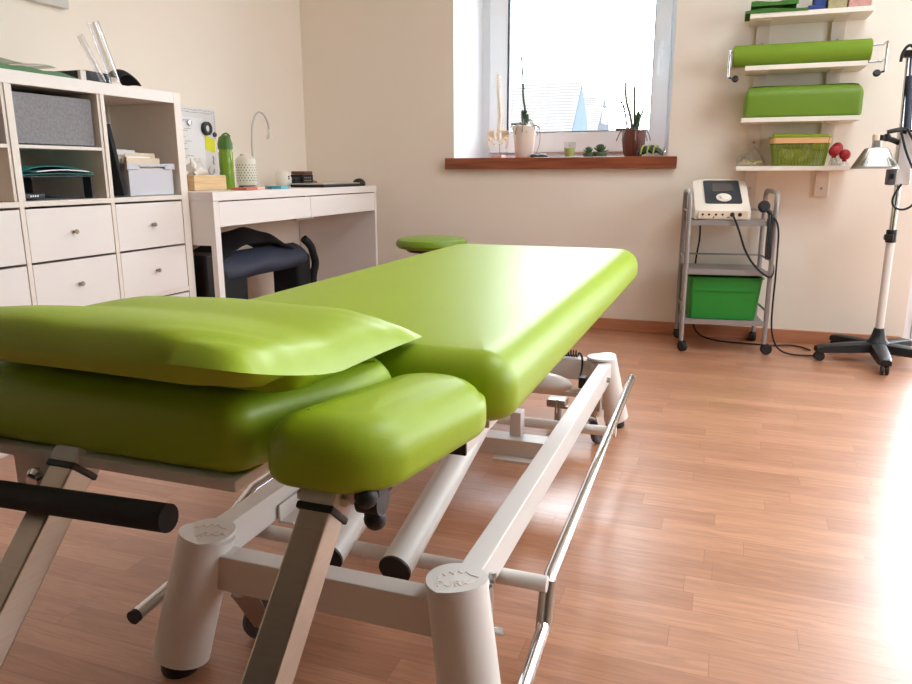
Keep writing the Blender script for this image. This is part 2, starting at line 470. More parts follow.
MB().box(XR + .13, XR + .136, QY0 + .07, QY1 - .07, QZ0 + .07, QZ1 - .07).build('pane', 'glass', w3)
structure(MB().box(0, XR, YF - .3, YF, 0, ZC + .2).build('wall_front', 'darkwall', smooth=False))
WX0, WX1, WZ0, WZ1 = 0.924, 2.056, 0.857, 2.06
DX0, DX1, DZ1 = 3.175, 4.4, 2.3
w = MB()
w.box(0, WX0, 0, 0.62, 0, ZC + .2); w.box(WX0, WX1, 0, 0.62, 0, WZ0); w.box(WX0, WX1, 0, 0.62, WZ1, ZC + .2)
w.box(WX1, DX0, 0, 0.62, 0, ZC + .2); w.box(DX0, DX1, 0, 0.62, DZ1, ZC + .2); w.box(DX1, XR, 0, 0.62, 0, ZC + .2)
structure(w.build('wall_back', 'wall', smooth=False))
structure(MB().box(0.012, DX0 - 0.01, -0.016, 0, 0, 0.063, 0.003).build('baseboard_back', 'base'))
structure(MB().box(0, 0.016, YF, -0.016, 0, 0.063, 0.003).build('baseboard_left', 'basey'))
structure(MB().box(XR - .016, XR, YF, 0, 0, 0.063, 0.003).build('baseboard_right', 'basey'))

# window 1 (back wall)
def rect_frame(b, x0, x1, z0, z1, y0, y1, wl, wr, wb, wt, bev=0.004):
    b.box(x0, x0 + wl, y0, y1, z0, z1, bev); b.box(x1 - wr, x1, y0, y1, z0, z1, bev)
    b.box(x0 + wl, x1 - wr, y0, y1, z0, z0 + wb, bev); b.box(x0 + wl, x1 - wr, y0, y1, z1 - wt, z1, bev)
b = MB(); rect_frame(b, WX0, WX1, 0.897, WZ1, 0.50, 0.60, 0.055, 0.055, 0.035, 0.06)
win = structure(b.build('window_1', 'pvc', origin=(1.49, 0.3, 0.897)))
MB().box(WX0 - .0005, WX0 + .002, .001, .499, .897, WZ1).build('brightening_reveal_sheet', 'pvc', win)  # white sheets added so the window reveal looks brightly lit
MB().box(WX1 - .002, WX1 + .0005, .001, .499, .897, WZ1).build('brightening_reveal_sheet', 'pvc', win)
b = MB(); rect_frame(b, .975, 1.999, 0.931, WZ1 - 0.058, 0.475, 0.55, 0.112, 0.09, 0.118, 0.08, 0.008); b.build('sash', 'pvc', win)
b = MB(); rect_frame(b, 1.086, 1.911, 1.048, WZ1 - 0.135, 0.474, 0.50, 0.010, 0.003, 0.003, 0.003, 0); b.build('gasket', 'gasket', win)
MB().box(1.08, 1.92, 0.515, 0.521, 1.04, WZ1 - .138).build('pane', 'glass', win)
b = MB(); b.box(1.94, 1.965, 0.458, 0.475, 1.42, 1.52, .004); b.box(1.943, 1.962, 0.418, 0.435, 1.33, 1.47, .006); b.cyl((1.952, .475, 1.47), (1.952, .425, 1.47), .009)
b.build('handle', 'pvc', win)
b = MB(); b.box(0.884, 2.101, -0.035, -0.0, 0.838, 0.8965, 0.003); b.box(WX0, WX1, 0, 0.50, 0.857, 0.8965)
structure(b.build('trim_1', 'sillwood'), 'reddish brown wooden windowsill board under the bright window', None)
# balcony door
b = MB(); rect_frame(b, DX0, DX1, 0.0, DZ1, 0.03, 0.12, 0.035, 0.06, 0.04, 0.06)
dr = structure(b.build('door_1', 'pvc', origin=(DX0, 0.03, 0)))
b = MB(); rect_frame(b, DX0 + .037, DX1 - .062, 0.045, DZ1 - .062, 0.02, 0.095, 0.055, 0.08, 0.07, 0.08, .006); b.build('sash', 'pvc', dr)
MB().box(DX0 + .085, DX1 - .135, 0.05, 0.056, 0.11, DZ1 - .14).build('pane', 'glass', dr)
# skylight
b = MB()
b.box(SKX0, SKX0 + .06, SKY0, SKY1, ZC + .1, ZC + .2); b.box(SKX1 - .06, SKX1, SKY0, SKY1, ZC + .1, ZC + .2)
b.box(SKX0 + .06, SKX1 - .06, SKY0, SKY0 + .06, ZC + .1, ZC + .2); b.box(SKX0 + .06, SKX1 - .06, SKY1 - .06, SKY1, ZC + .1, ZC + .2)
sk = structure(b.build('window_2', 'pvc', smooth=False))
MB().box(SKX0 + .06, SKX1 - .06, SKY0 + .06, SKY1 - .06, ZC + .15, ZC + .156).build('pane', 'glass', sk)

# ------------------------------------------------------------------ outside
structure(MB().box(-70, 60, 0.6, 120, -3.3, -3.1).build('ground', 'ground', smooth=False))
def house(name, x0, x1, y0, y1, ze, zr, label, wallm, gm, band=False):
    r = root(name, ((x0 + x1) / 2, (y0 + y1) / 2, -3.1), label, 'house', None)
    ym = (y0 + y1) / 2
    MB().box(x0, x1, y0, y1, -3.1, ze).build('wall', wallm, r, smooth=False)
    for xa, xb in ((x1 - .08, x1 + .04), (x0 - .01, x0 + .08)):
        MB().prism([(xa, y0, ze), (xa, y1, ze), (xa, ym, zr - .05)], (xb - xa, 0, 0)).build('gable', gm, r, smooth=False)
    b = MB(); rows = 22
    for s, yy in ((-1, y0), (1, y1)):
        for k in range(rows):
            t0, t1 = k / rows, (k + 1) / rows
            ya, yb = yy + s * .2 + (ym - yy - s * .2) * t0, yy + s * .2 + (ym - yy - s * .2) * t1
            zs = (zr - ze) / abs(ym - yy); e = ze - .2 * zs
            za, zb = e + (zr - e) * t0, e + (zr - e) * t1
            b.prism([(x0 - .1, ya, za + .05), (x0 - .1, yb, zb + .02), (x0 - .1, yb, zb - .04), (x0 - .1, ya, za - .04)], (x1 - x0 + .13, 0, 0))
    b.build('roof', 'roof', r, smooth=False)
    for k in range(2):
        q = MB(); zz = ze - 1.6 - k * 1.5; q.box(x1 - .02, x1 + .03, ym - .6, ym + .6, zz - .5, zz + .5); q.build('window', 'gasket', r, smooth=False)
    if band: MB().box(x1 - .05, x1 + .05, y0 + .9, ym + .3, ze + .42, ze + .86).build('balcony_band', 'render', r, smooth=False)
    return r
house('house', -8.5, -0.9, 12.0, 14.2, 1.5, 2.745, 'large house with long pale tiled roof and blue gable seen through window', 'render', 'gable')
house('house', -7.0, -1.5, 18.7, 21.5, 1.85, 3.06, 'second house with narrow dark gable beside the long pale roof', 'render', 'slate', True)

# ------------------------------------------------------------------ treatment table
CX = 1.803
T = root('treatment_table', (CX, -2.3, 0), 'lime green padded treatment table on white tubular frame, standing on the laminate floor', 'massage table')
PT = 0.59
MB().cushion(rrect(1.478, 2.110, -3.03, -1.525, (.05, .085, .07, .06)), .497, PT, .05, .025, crown=.004).build('main_pad', 'green', T, angle=80)
MB().box(1.50, 2.075, -3.0, -1.53, .484, .4975, .003).build('pad_board', 'white', T)
hp = [(1.478, -3.285), (1.60, -3.29), (1.75, -3.29), (1.835, -3.287)]
def headz(v):
    return Vec((v.x, v.y, v.z))
out = rrect(1.40, 1.885, -3.285, -3.045, (.035, .02, .04, .06))
# the right-hand side of the head pad is cut in towards the near end, where the arm pad sits
out = [(x + (0.075 * min(1, max(0, (y + 3.25) / .17)) if x > 1.8 else 0), y) for x, y in out]
MB().cushion(out, .497, PT - .004, .034, .02, crown=.004).build('head_pad', 'green', T, angle=80)
MB().box(1.42, 1.875, -3.286, -3.05, .482, .4965, .003).build('head_plate', 'white', T)

# arm pad: a blunt lozenge, narrower towards the far end
ap = rrect(1.899, 2.052, -3.30, -3.012, (.06, .085, .06, .055), 12)
ap = [(x + 0.055 * (y + 3.30) / .288, y) for x, y in ap]
MB().cushion(ap, .503, .579, .046, .014, crown=.005, zf=lambda v: Vec((v.x, v.y, v.z - .010 * max(0, (v.y + 3.3) / .288) * (v.z > .55)))).build('arm_pad', 'green', T, angle=80)
MB().box(1.92, 2.04, -3.27, -3.06, .494, .506, .003).build('arm_plate', 'black', T)

# brushed square props under the head end
for s in (1, -1):
    x = CX + s * .169
    top = Vec((x + (.006 if s > 0 else 0), -3.262, .492)) + Vec((0, -.68, -.74)).normalized() * .013; x = top.x; d = Vec((0, -.68, -.74)).normalized()
    L = .64; mid = top + d * L / 2
    ang = math.atan2(-d.y, -d.z)
    R = Euler((-ang, 0, 0))
    b = MB(); b.box(x - .0185, x + .0185, mid.y - .0185, mid.y + .0185, mid.z - L / 2, mid.z + L / 2, .004, rot=R)
    pr = b.build('prop', 'steel', T)
    e = top + d * L
    MB().box(x - .017, x + .017, e.y - .017, e.y + .017, e.z - .006, e.z + .006, .003, rot=R).build('end_plug', 'black', pr)
    q = top + d * .012
    MB().box(x - .0215, x + .0215, q.y - .0215, q.y + .0215, q.z - .004, q.z + .004, .002, rot=R).build('collar', 'black', pr)
    b = MB(); q = top - d * .02
    b.box(x - .022, x + .022, q.y - .022, q.y + .022, q.z - .03, q.z + .03, .006, rot=R)
    b.box(x - .03, x + .03, -3.28, -3.20, .484, .494, .002)
    b.cyl((x + .02, q.y, q.z), (x + .036, q.y, q.z), .018, n=20)
    b.build('clamp', 'white', pr)
    if s == 1:
        b = MB(); b.cyl((x + .02, q.y, q.z - .010), (x + .045, q.y, q.z - .010), .007)
        b.build('knob_pin', 'chrome', pr)
        kb = MB()
        kc = Vec((x + .047, q.y, q.z - .010))
        kb.cyl(kc - Vec((.012, 0, 0)), kc + Vec((.014, 0, 0)), .016)
        for k in range(3):
            a = PI / 2 + 2 * PI * k / 3 + PI
            p2 = kc + Vec((.004, math.cos(a) * .022, math.sin(a) * .022))
            kb.cyl(kc, p2, .011, .011, n=14); kb.ball(p2, .0125, 12, 8)
        kb.build('clamp_knob', 'black', pr)
# bracket, bolt and foam handle below the head plate
b = MB(); b.prism([(1.545, -3.283, .484), (1.640, -3.283, .484), (1.640, -3.283, .455), (1.60, -3.283, .440), (1.545, -3.283, .432)], (0, .005, 0))
b.cyl((1.615, -3.295, .474), (1.615, -3.27, .474), .014)
b.build('bracket', 'white', T)
b = MB(); b.lathe([(0, 0), (.009, .001), (.0135, .006), (.0135, .012), (.010, .015), (.010, .02)], (1.594, -3.304, .463), rot=Euler((-PI / 2, 0, 0))); b.build('dome_bolt', 'chrome', T)
b = MB(); b.tube([(1.835, -3.345, .474), (1.66, -3.345, .467), (1.55, -3.345, .463), (1.515, -3.34, .466), (1.50, -3.33, .50), (1.50, -3.30, .505)], .0152, 18, 2)
b.build('foam_handle', 'foam', T)
b = MB(); b.tube([(1.50, -3.31, .505), (1.50, -3.20, .49), (1.50, -3.10, .478)], .008, 12, 1); b.build('handle_rod', 'chrome', T)

# base frame
HF = .238
LEGS = []
for sx in (-1, 1):
    for sy in (-1, 1):
        cy = -2.99 if sy < 0 else -1.58
        fx = -.014 if sy > 0 else 0; top = Vec((CX + fx + sx * .221, cy, HF)); bot = Vec((CX + fx + sx * .262, cy + sy * .04, .028))
        b = MB(); b.cyl(bot, top, .047, .0455, n=40)
        lg = b.build('leg', 'white', T)
        b = MB(); b.cyl((top.x, top.y, HF), (top.x, top.y, HF + .005), .0475, .046, n=40); cp = b.build('leg_cap', 'white', lg)
        # raised mark on the cap: a little ridge of peaks over five letters
        if sy < 0:
            Mx = Matrix.Translation((top.x + .002, top.y, HF + .0055)) @ Matrix.Rotation(PI / 2 * 0 + .38, 4, 'Z')
            b = MB(); b.text('PURKA', .021, Mx @ Matrix.Translation((0, -.012, 0)), .0004)
            pk = [(-.03, .004), (-.024, .016), (-.019, .010), (-.013, .021), (-.006, .013), (.0, .024), (.006, .015), (.012, .021), (.018, .011), (.03, .004)]
            b.tube([Mx @ Vec((x, y, 0)) for x, y in pk], .0008, 5); b.build('raised_mark', 'bracket', lg)
        b = MB(); b.lathe([(0, 0), (.03, 0), (.032, .006), (.03, .02), (.012, .022), (.012, .05)], (bot.x + .004 * sx, bot.y, 0), 28); b.build('rubber_foot', 'black', lg)
b = MB(); b.box(CX - .222, CX + .222, -3.012, -2.972, .152, .215, .004); b.build('cross_beam', 'white', T)
b = MB(); b.box(CX - .222, CX + .222, -1.605, -1.555, .165, .232, .004); b.build('cross_beam', 'white', T)
for s in (-1, 1):
    xa = CX - .006 + s * .229
    b = MB(); b.box(xa - .0195, xa + .0195, -2.96, -1.615, .172, .232, .004); b.build('side_rail', 'white', T)
# pivot rods
b = MB(); b.cyl((CX - .318, -2.82, .158), (CX + .318, -2.82, .158), .0135, n=20); b.build('pivot_rod', 'white', T)
b = MB(); b.cyl((CX - .318, -2.02, .15), (CX + .318, -2.02, .15), .0135, n=20); b.build('pivot_rod', 'white', T)
# angle irons inside the rails (near end)
for s in (-1, 1):
    b = MB(); xa = CX + s * .195
    b.box(xa - .016, xa + .016, -2.80, -2.30, .168, .174, .001); b.box(xa + s * .014 - .002, xa + s * .014 + .002, -2.80, -2.30, .168, .205, .001)
    b.build('angle_iron', 'white', T)
# lift arms
for s in (-1, 1):
    x = CX + s * .065
    lo = Vec((x, -2.85, .168)); d = Vec((0, .97, .245)).normalized()
    b = MB(); b.cyl(lo - d * .02, lo + d * .95, .0285, n=28); a = b.build('lift_arm', 'white', T)
    b = MB(); b.cyl(lo - d * .024, lo - d * .0195, .029, n=28); b.build('end_cap', 'black', a)
    b = MB(); b.cyl(lo + d * .9505, lo + d * .955, .029, n=28); b.build('end_cap', 'black', a)
# upper frame under the pad
for s in (-1, 1):
    x = CX + s * .215
    b = MB(); b.box(x - .019, x + .019, -2.985, -1.60, .436, .483, .003); u = b.build('upper_beam', 'white', T)
    b = MB(); b.box(x - .0195, x + .0195, -2.990, -2.984, .4355, .4825, .002); b.build('end_plug', 'black', u)
for y in (-2.55, -1.9): MB().box(CX - .196, CX + .196, y - .02, y + .02, .44, .48, .003).build('upper_cross_beam', 'white', T)
for s in (-1, 1):
    x = CX + s * .065; MB().box(x - .012, x + .012, -1.945, -1.905, .37, .441, .003).build('pivot_lug', 'white', T)
# lower cross plate, upright tab, motor with tray, coiled lead
b = MB(); b.box(CX - .21, CX + .21, -2.17, -2.11, .105, .15, .003); b.box(CX + .03, CX + .165, -2.20, -2.11, .098, .106, .001); b.build('low_cross_beam', 'white', T)
b = MB(); b.box(1.862, 1.892, -2.14, -2.10, .15, .215, .003); b.build('upright_tab', 'white', T)
b = MB(); b.ball((CX + .03, -1.72, .178), (.11, .045, .034), 28, 16)
b.box(CX - .12, CX + .02, -1.76, -1.64, .15, .225, .012); b.build('motor', 'white', T)
b = MB(); b.box(CX + .155, CX + .178, -1.70, -1.665, .165, .20, .003); b.build('motor_plug', 'black', T)
b = MB(); b.box(CX - .19, CX + .19, -1.70, -1.64, .135, .15, .002); b.build('motor_plate', 'white', T)
b = MB(); b.box(1.835, 1.90, -1.60, -1.545, .06, .088, .006); b.box(1.868, 1.874, -1.615, -1.598, .045, .092, .001); b.box(1.88, 1.91, -1.607, -1.59, .062, .07, .001); b.cyl((1.87, -1.57, .0), (1.87, -1.57, .06), .012); b.build('brake_pedal', 'zinc', T)
pts = []
for i in range(97):
    t = i / 96; a = t * 12 * 2 * PI
    pts.append((CX + .03 + .10 * t, -1.585 + .011 * math.cos(a), .2465 + .010 * math.sin(a)))
b = MB(); b.tube(pts, .0026, 6); b.tube([pts[-1], (CX + .14, -1.59, .25), (CX + .15, -1.61, .238), (CX + .15, -1.615, .20), (CX + .15, -1.66, .185)], .0035, 8, 2)
b.build('coiled_lead', 'black', T)
# retractable castors
def castor(x, y, ang):
    b = MB(); b.box(x - .018, x + .018, y - .018, y + .018, .115, .172, .003); b.cyl((x, y, .10), (x, y, .118), .026)
    c = b.build('castor', 'zinc', T)
    Rm = Matrix.Translation((x, y, 0)) @ Matrix.Rotation(ang, 4, 'Z')
    b = MB()
    for sy in (-1, 1):
        b.prism([(-.022, sy * .0145, .10), (.020, sy * .0145, .10), (.042, sy * .0145, .045), (.030, sy * .0145, .026), (.012, sy * .0145, .035)], (0, .002 * sy, 0))
    b.box(-.024, .022, -.0165, .0165, .098, .104, .001); b.cyl((.027, -.02, .036), (.027, .02, .036), .006)
    b.xf(Rm); b.build('fork', 'zinc', c)
    b = MB(); b.lathe([(.012, -.011), (.030, -.0115), (.0355, -.007), (.036, 0), (.0355, .007), (.030, .0115), (.012, .011)], (.027, 0, .036), 28, rot=Euler((PI / 2, 0, 0)))
    b.xf(Rm); b.build('wheel', 'rubber', c)
castor(1.600, -2.925, .55); castor(2.02, -1.74, 1.2); castor(1.598, -1.74, 2.2)
# chrome foot bars with their arms
b = MB(); b.tube([(2.112, -1.63, .193), (2.114, -2.2, .17), (2.116, -2.775, .148), (2.117, -2.795, .143), (2.118, -2.822, .09), (2.119, -2.84, .082), (2.12, -3.2, .03)], .0112, 18, 0)
fb = b.build('foot_bar', 'chrome', T)
b = MB(); b.cyl((2.112, -1.632, .1931), (2.112, -1.622, .1935), .0116); b.build('end_cap', 'zinc', fb)
b = MB(); b.cyl((2.1165, -2.79, .147), (2.1185, -2.83, .075), .0138); b.build('sleeve', 'steel', fb)
b = MB(); b.tube([(1.478, -1.63, .20), (1.478, -2.72, .188), (1.484, -2.80, .165), (1.490, -2.86, .128), (1.492, -3.07, .115)], .0112, 18, 0)
fb = b.build('foot_bar', 'chrome', T)
b = MB(); b.cyl((1.492, -3.069, .11505), (1.492, -3.078, .1146), .0118); b.build('end_cap', 'black', fb)
# bolts on the right rail
b = MB(); b.cyl((CX + .238, -1.70, .20), (CX + .252, -1.70, .20), .009, n=6); b.build('rail_bolt', 'zinc', T)
b = MB(); b.cyl((CX + .238, -2.9, .20), (CX + .252, -2.9, .20), .009, n=6)
b.build('rail_bolt', 'zinc', T)
b = MB(); b.cyl((CX + .25, -2.93, .13), (CX + .275, -2.93, .13), .006); b.box(CX + .24, CX + .25, -2.945, -2.90, .08, .19, .002)
b.build('rail_lug', 'zinc', T)

# pillow
def pillow(nu=36, nv=30):
    b = MB(); W, D = .50, .395
    vs = {}
    def P(u, v, s):
        # u,v in -1..1 ; corners pulled out, sides drawn in
        pu = 1 - .045 * (1 - v * v) * abs(u) ** 3; pv = 1 - .05 * (1 - u * u) * abs(v) ** 3
        x = u * W / 2 * pu; y = v * D / 2 * pv
        t = ((1 - abs(u) ** 3.0) ** .42) * ((1 - abs(v) ** 3.0) ** .42)
        h = (.056 if s > 0 else .035) * t
        wr = .0022 * math.sin(9 * u + 3 * v) * t * (1 - t) * 3 + .0016 * math.sin(23 * (u - v)) * max(0, abs(u) + abs(v) - 1.1) * t * 4
        return Vec((x, y, s * h + (wr if s > 0 else 0)))
    for s in (1, -1):
        b.grid(lambda a, c: P(a * 2 - 1, c * 2 - 1, s), nu, nv)
    bmesh.ops.remove_doubles(b.bm, verts=b.bm.verts[:], dist=1e-4)
    def droop(v):
        # rests on the pad, its near edge standing a little proud, the far right corner lying down
        z = v.z + .006
        z += .049 * max(0, -v.y / (D / 2)) ** 1.3
        return Vec((v.x, v.y, max(z, .001) if v.y > -.10 else max(z, .026)))
    for v in b.bm.verts: v.co = droop(v.co)
    b.xf(Matrix.Translation((1.712, -3.165, PT + .003)) @ Matrix.Rotation(-.03, 4, 'Z'))
    return b
tag(pillow().build('pillow', 'green', angle=60), 'lime green flat pillow lying on the near end of the treatment table', 'pillow')

# ------------------------------------------------------------------ stool behind the table
st = root('stool', (1.05, -.65, 0), 'round green padded stool seat showing behind far left corner of treatment table', 'stool')
b = MB(); b.lathe([(0, .472), (.14, .472), (.158, .476), (.168, .488), (.168, .502), (.16, .514), (.14, .52), (0, .523)], (1.05, -.65, 0), 48); b.build('seat', 'stoolgreen', st)
b = MB(); b.lathe([(0, .456), (.11, .456), (.12, .464), (.12, .472), (0, .472)], (1.05, -.65, 0), 36); b.build('seat_plate', 'black', st)
b = MB(); b.cyl((1.05, -.65, .10), (1.05, -.65, .30), .025); b.cyl((1.05, -.65, .30), (1.05, -.65, .456), .014); b.build('column', 'chrome', st)
for k in range(5):
    a = 2 * PI * k / 5 + .4; d = Vec((math.cos(a), math.sin(a), 0)); o0 = Vec((1.05, -.65, 0))
    b = MB(); b.tube([o0 + d * .01 + Vec((0, 0, .105)), o0 + d * .22 + Vec((0, 0, .075))], [.022, .014], 12); lg = b.build('base_leg', 'black', st)
    b = MB(); e = o0 + d * .21; s = d.cross(Vec((0, 0, 1)))
    b.cyl(e - s * .012 + Vec((0, 0, .026)), e + s * .012 + Vec((0, 0, .026)), .026, n=20); b.cyl(e + Vec((0, 0, .04)), e + Vec((0, 0, .075)), .006)
    b.build('wheel', 'black', lg)

# ------------------------------------------------------------------ cube cabinet on the left wall
YC = -1.5265; CW, CD = .335, .016
C0, C1 = .012, .39
ys = [YC - .038 - CW]           # near edge of each column (far column first)
cols = []
y = YC - .038
for k in range(3): cols.append((y - CW, y)); y -= CW + CD
YN = y + CD - .038
zs_ = [(.038, .373), (.389, .724), (.740, 1.075)]
CB = root('cube_cabinet', (.2, (YC + YN) / 2, 0), 'tall white cube cabinet with drawers and open boxes against the left wall', 'cabinet')
MB().box(C0, C1, YN + .038, YC - .038, 1.075, 1.113, .001).build('top_board', 'cab', CB)
MB().box(C0, C1, YN + .038, YC - .038, 0.0, .038, .001).build('bottom_board', 'cab', CB)
for ya in (YC - .038, YN): MB().box(C0, C1 + .0006, ya, ya + .038, 0, 1.1135, .001).build('side_panel', 'cabedge', CB)
for k in range(2): MB().box(C0, C1, cols[k][0] - CD, cols[k][0], .038, 1.075, .0008).build('divider', 'cabedge', CB)
for z in (.373, .724): 
    for k, (a, c) in enumerate(cols): MB().box(C0, C1, a, c, z, z + CD, .0008).build('shelf_board', 'cabedge', CB)
# inner framed inserts
for k in (0, 1, 2):
    a, c = cols[k]
    b = MB(); x0i, x1i = .075, .3895 if k else .34
    z0, z1 = zs_[2]
    x1i = .386 if k else .31
    if k:
        b.box(x0i, x1i, a + .001, a + .011, z0 + .001, z1 - .001, .0005); b.box(x0i, x1i, c - .011, c - .001, z0 + .001, z1 - .001, .0005)
        b.box(x0i, x1i, a + .011, c - .011, z0 + .155, z0 + .165, .0005)
    else:
        b.box(.06, .085, c - .012, c - .0005, z0, z1, .0005)
    b.build('shelf_insert', 'cabedge', CB)
for k, (a, c) in enumerate(cols):
    for r, (z0, z1) in enumerate(zs_[:2]):
        h = (z1 - z0 - .004) / 2
        for j in range(2):
            if r == 0 and k == 2: pass
            za = z0 + .0005 + j * (h + .002)
            b = MB(); b.box(.372, .389, a + .0025, c - .0025, za, za + h - .0055, .0008); dw = b.build('drawer', 'cab', CB)
            b = MB(); b.box(.06, .372, a + .006, c - .006, za + .01, za + h - .02, .001); b.build('drawer_box', 'cabedge', dw)
            b = MB(); b.lathe([(0, .018), (.006, .018), (.0075, .016), (.0075, .012), (.005, .009), (.004, 0)], (.389, (a + c) / 2, za + h / 2), 20, rot=Euler((0, PI / 2, 0)))
            b.build('knob', 'steel', dw)

# contents of the cabinet
def felt_box(a, c, label, extra=0):
    r = root('felt_box', (.24, (a + c) / 2, .906), label, 'box', 'grey felt boxes in the cabinet')
    b = MB(); z0, z1 = .906, 1.056
    b.box(.10, .366, a + .013, c - .019, z0, z0 + .004); 
    b.box(.362, .366, a + .013, c - .019, z0, z1, .001); b.box(.10, .104, a + .013, c - .019, z0, z1, .001)
    b.box(.104, .362, a + .013, a + .017, z0, z1, .001); b.box(.104, .362, c - .023, c - .019, z0, z1, .001)
    b.build('body', 'felt', r)
    return r
felt_box(cols[1][0], cols[1][1], 'grey felt box in the upper middle compartment, above the teal folder')
felt_box(cols[2][0], cols[2][1], 'grey felt box cut off by the left edge of the picture')
a, c = cols[1]
r = root('teal_folder', (.22, (a + c) / 2, .80), 'teal plastic folder with papers on a dark tray under the felt box', 'folder')
b = MB()
for s in (0, 1):
    b.grid(lambda u, v: (.06 + .31 * v, a + .018 + u * .275, .818 + s * (.004 + .024 * math.sin(PI * min(1, u * 1.02)) ** .6 * (1 - .5 * u)) + .004 * math.sin(3 * u)), 24, 6, .0015)
b.build('cover', 'teal', r)
b = MB(); b.grid(lambda u, v: (.07 + .301 * v, a + .075 + u * .20, .828 + .006 * math.sin(PI * u)), 16, 4, .003); b.build('paper_sheets', 'paper', r)
r = root('document_tray', (.22, (a + c) / 2, .741), 'dark document tray standing in the middle compartment under a teal folder', 'tray')
b = MB(); b.box(.06, .365, a + .02, c - .05, .810, .814, .001)
for yy in (a + .018, c - .052): b.box(.06, .10, yy, yy + .004, .741, .815, .001); b.box(.33, .365, yy, yy + .004, .741, .815, .001)
b.build('tray_stand', 'panel', r)
b = MB(); b.box(.10, .33, a + .024, c - .055, .741, .745, .001); b.build('lower_tray', 'panel', r)
r = root('label_printer', (.28, a + .06, .742), 'small dark grey box with pale lettering under the teal folder', 'box')
b = MB(); b.box(.20, .36, a + .026, a + .105, .7455, .762, .004); b.build('case', 'panel', r)
b = MB()
for k in range(4): b.box(.3602, .3606, a + .05 + k * .008, a + .055 + k * .008, .7515, .7565)
b.build('pale_mark', 'paper', r)
# far column: card box, binder
a, c = cols[0]
r = root('card_box', (.24, a + .2, .741), 'light grey plastic box full of cream index cards in the cabinet', 'box')
y0, y1, z0, z1 = a + .095, c - .018, .741, .856
b = MB(); b.box(.10, .372, y0, y1, z0, z0 + .003)
b.box(.368, .372, y0, y1, z0, z1 - .018, .001); b.box(.10, .104, y0, y1, z0, z1, .001); b.box(.104, .368, y0, y0 + .004, z0, z1, .001); b.box(.104, .368, y1 - .004, y1, z0, z1, .001)
b.box(.366, .378, y0 - .01, y0 + .05, z1 - .022, z1, .002); b.box(.366, .378, y1 - .045, y1 + .008, z1 - .022, z1, .002); b.box(.366, .378, y0 + .04, y1 - .035, z1 - .012, z1 - .002, .002)
b.box(.104, .37, y0 - .008, y0 + .002, z1 - .006, z1, .001); b.box(.104, .37, y1 - .002, y1 + .006, z1 - .006, z1, .001)
b.build('body', 'bingrey', r)
for k in range(26):
    x = .13 + k * .009; hh = .128 + random.uniform(-.012, .012) + .035 * (1 - k / 26)
    ya = y0 + .012 + random.uniform(0, .02); yb = y1 - .03 - random.uniform(0, .05)
    b = MB(); b.box(x, x + .0015, ya, yb, z0 + .004, z0 + hh + .012, 0, rot=Euler((0, random.uniform(-.10, -.02), 0)))
    b.build('index_card', 'paper' if k % 3 == 0 else 'card', r)
bd = root('ring_binder', (.23, a + .05, .741), 'black binder leaning at the left of the grey card box', 'binder')
b = MB(); b.box(.08, .368, a + .045, a + .062, .743, .985, .002, rot=Euler((.19, 0, 0))); b.build('cover', 'blackcloth', bd)

# things on top of the cabinet
ZT = 1.1145
b = MB(); b.grid(lambda u, v: (.12 + .24 * v, -2.30 + .345 * u, ZT + .0035 + .022 * (1 - abs(2 * u - 1) ** 6) ** .5 * (1 - abs(2 * v - 1) ** 8) ** .5 * (.65 + .35 * (1 - u)) + .002 * math.sin(20 * u + 5 * v)), 40, 16, .002)
tag(b.build('folded_towel', 'towel'), 'green patterned folded towel lying on top of the white cabinet', 'towel')
b = MB(); b.grid(lambda u, v: (.16 + .16 * v, -2.27 + .26 * u, ZT + .032 + .004 * math.sin(9 * u) + .02 * u * (1 - u)), 12, 6, .001)
tag(b.build('plastic_sleeve', 'clear'), 'crumpled clear plastic sleeve on the green towel on the cabinet', 'plastic sleeve')
r = root('tablet_case', (.3, -1.84, ZT), 'low black box with a white edge on top of the cabinet', 'box')
b = MB(); b.box(.19, .335, -1.925, -1.80, ZT + .006, ZT + .038, .003, rot=Rz(.06)); b.build('case', 'black', r)
b = MB(); b.box(.185, .34, -1.932, -1.79, ZT, ZT + .006, .001, rot=Rz(.06)); b.box(.33, .342, -1.94, -1.915, ZT + .001, ZT + .036, .002, rot=Rz(.06)); b.build('white_edge', 'device', r)
def rolled(x, y, top, r0, label):
    b = MB(); p0, p1 = Vec((x, y, ZT + r0 * .4)), Vec(top); n = 28
    d = (p1 - p0).normalized(); a_ = d.orthogonal().normalized(); c_ = d.cross(a_)
    b.grid(lambda u, v: p0 + (p1 - p0) * v + (a_ * math.cos(u * 2 * PI * 1.15) + c_ * math.sin(u * 2 * PI * 1.15)) * (r0 * (1 - .12 * u)), n, 4, .0008)
    return tag(b.build('plastic_tube', 'acetate'), label, 'plastic tube', 'clear tubes on the cabinet')
rolled(.372, -1.825, (.372, -1.895, 1.30), .019, 'clear rolled plastic tube standing tilted on the cabinet, the thicker of two')
rolled(.372, -1.875, (.372, -1.955, 1.25), .010, 'thinner clear plastic tube leaning left beside a thicker one on the cabinet')
b = MB(); b.grid(lambda u, v: (.29 + .08 * v, -1.805 + .105 * u, ZT + .001 + .058 * (math.sin(PI * min(1, u * .85 + .12)) ** .7) * math.sin(PI * (.15 + .7 * v)) ** .5), 20, 10, .003)
tag(b.build('spectacle_case', 'blackcloth'), 'dark rounded spectacle case at right end of the cabinet top', 'case')
# canvas on the left wall
b = MB(); b.box(.001, .03, -2.45, -1.652, 1.408, 1.95, .003); tag(b.build('wall_panel', 'frame'), 'pale grey panel hung on the left wall above the cabinet', 'picture')

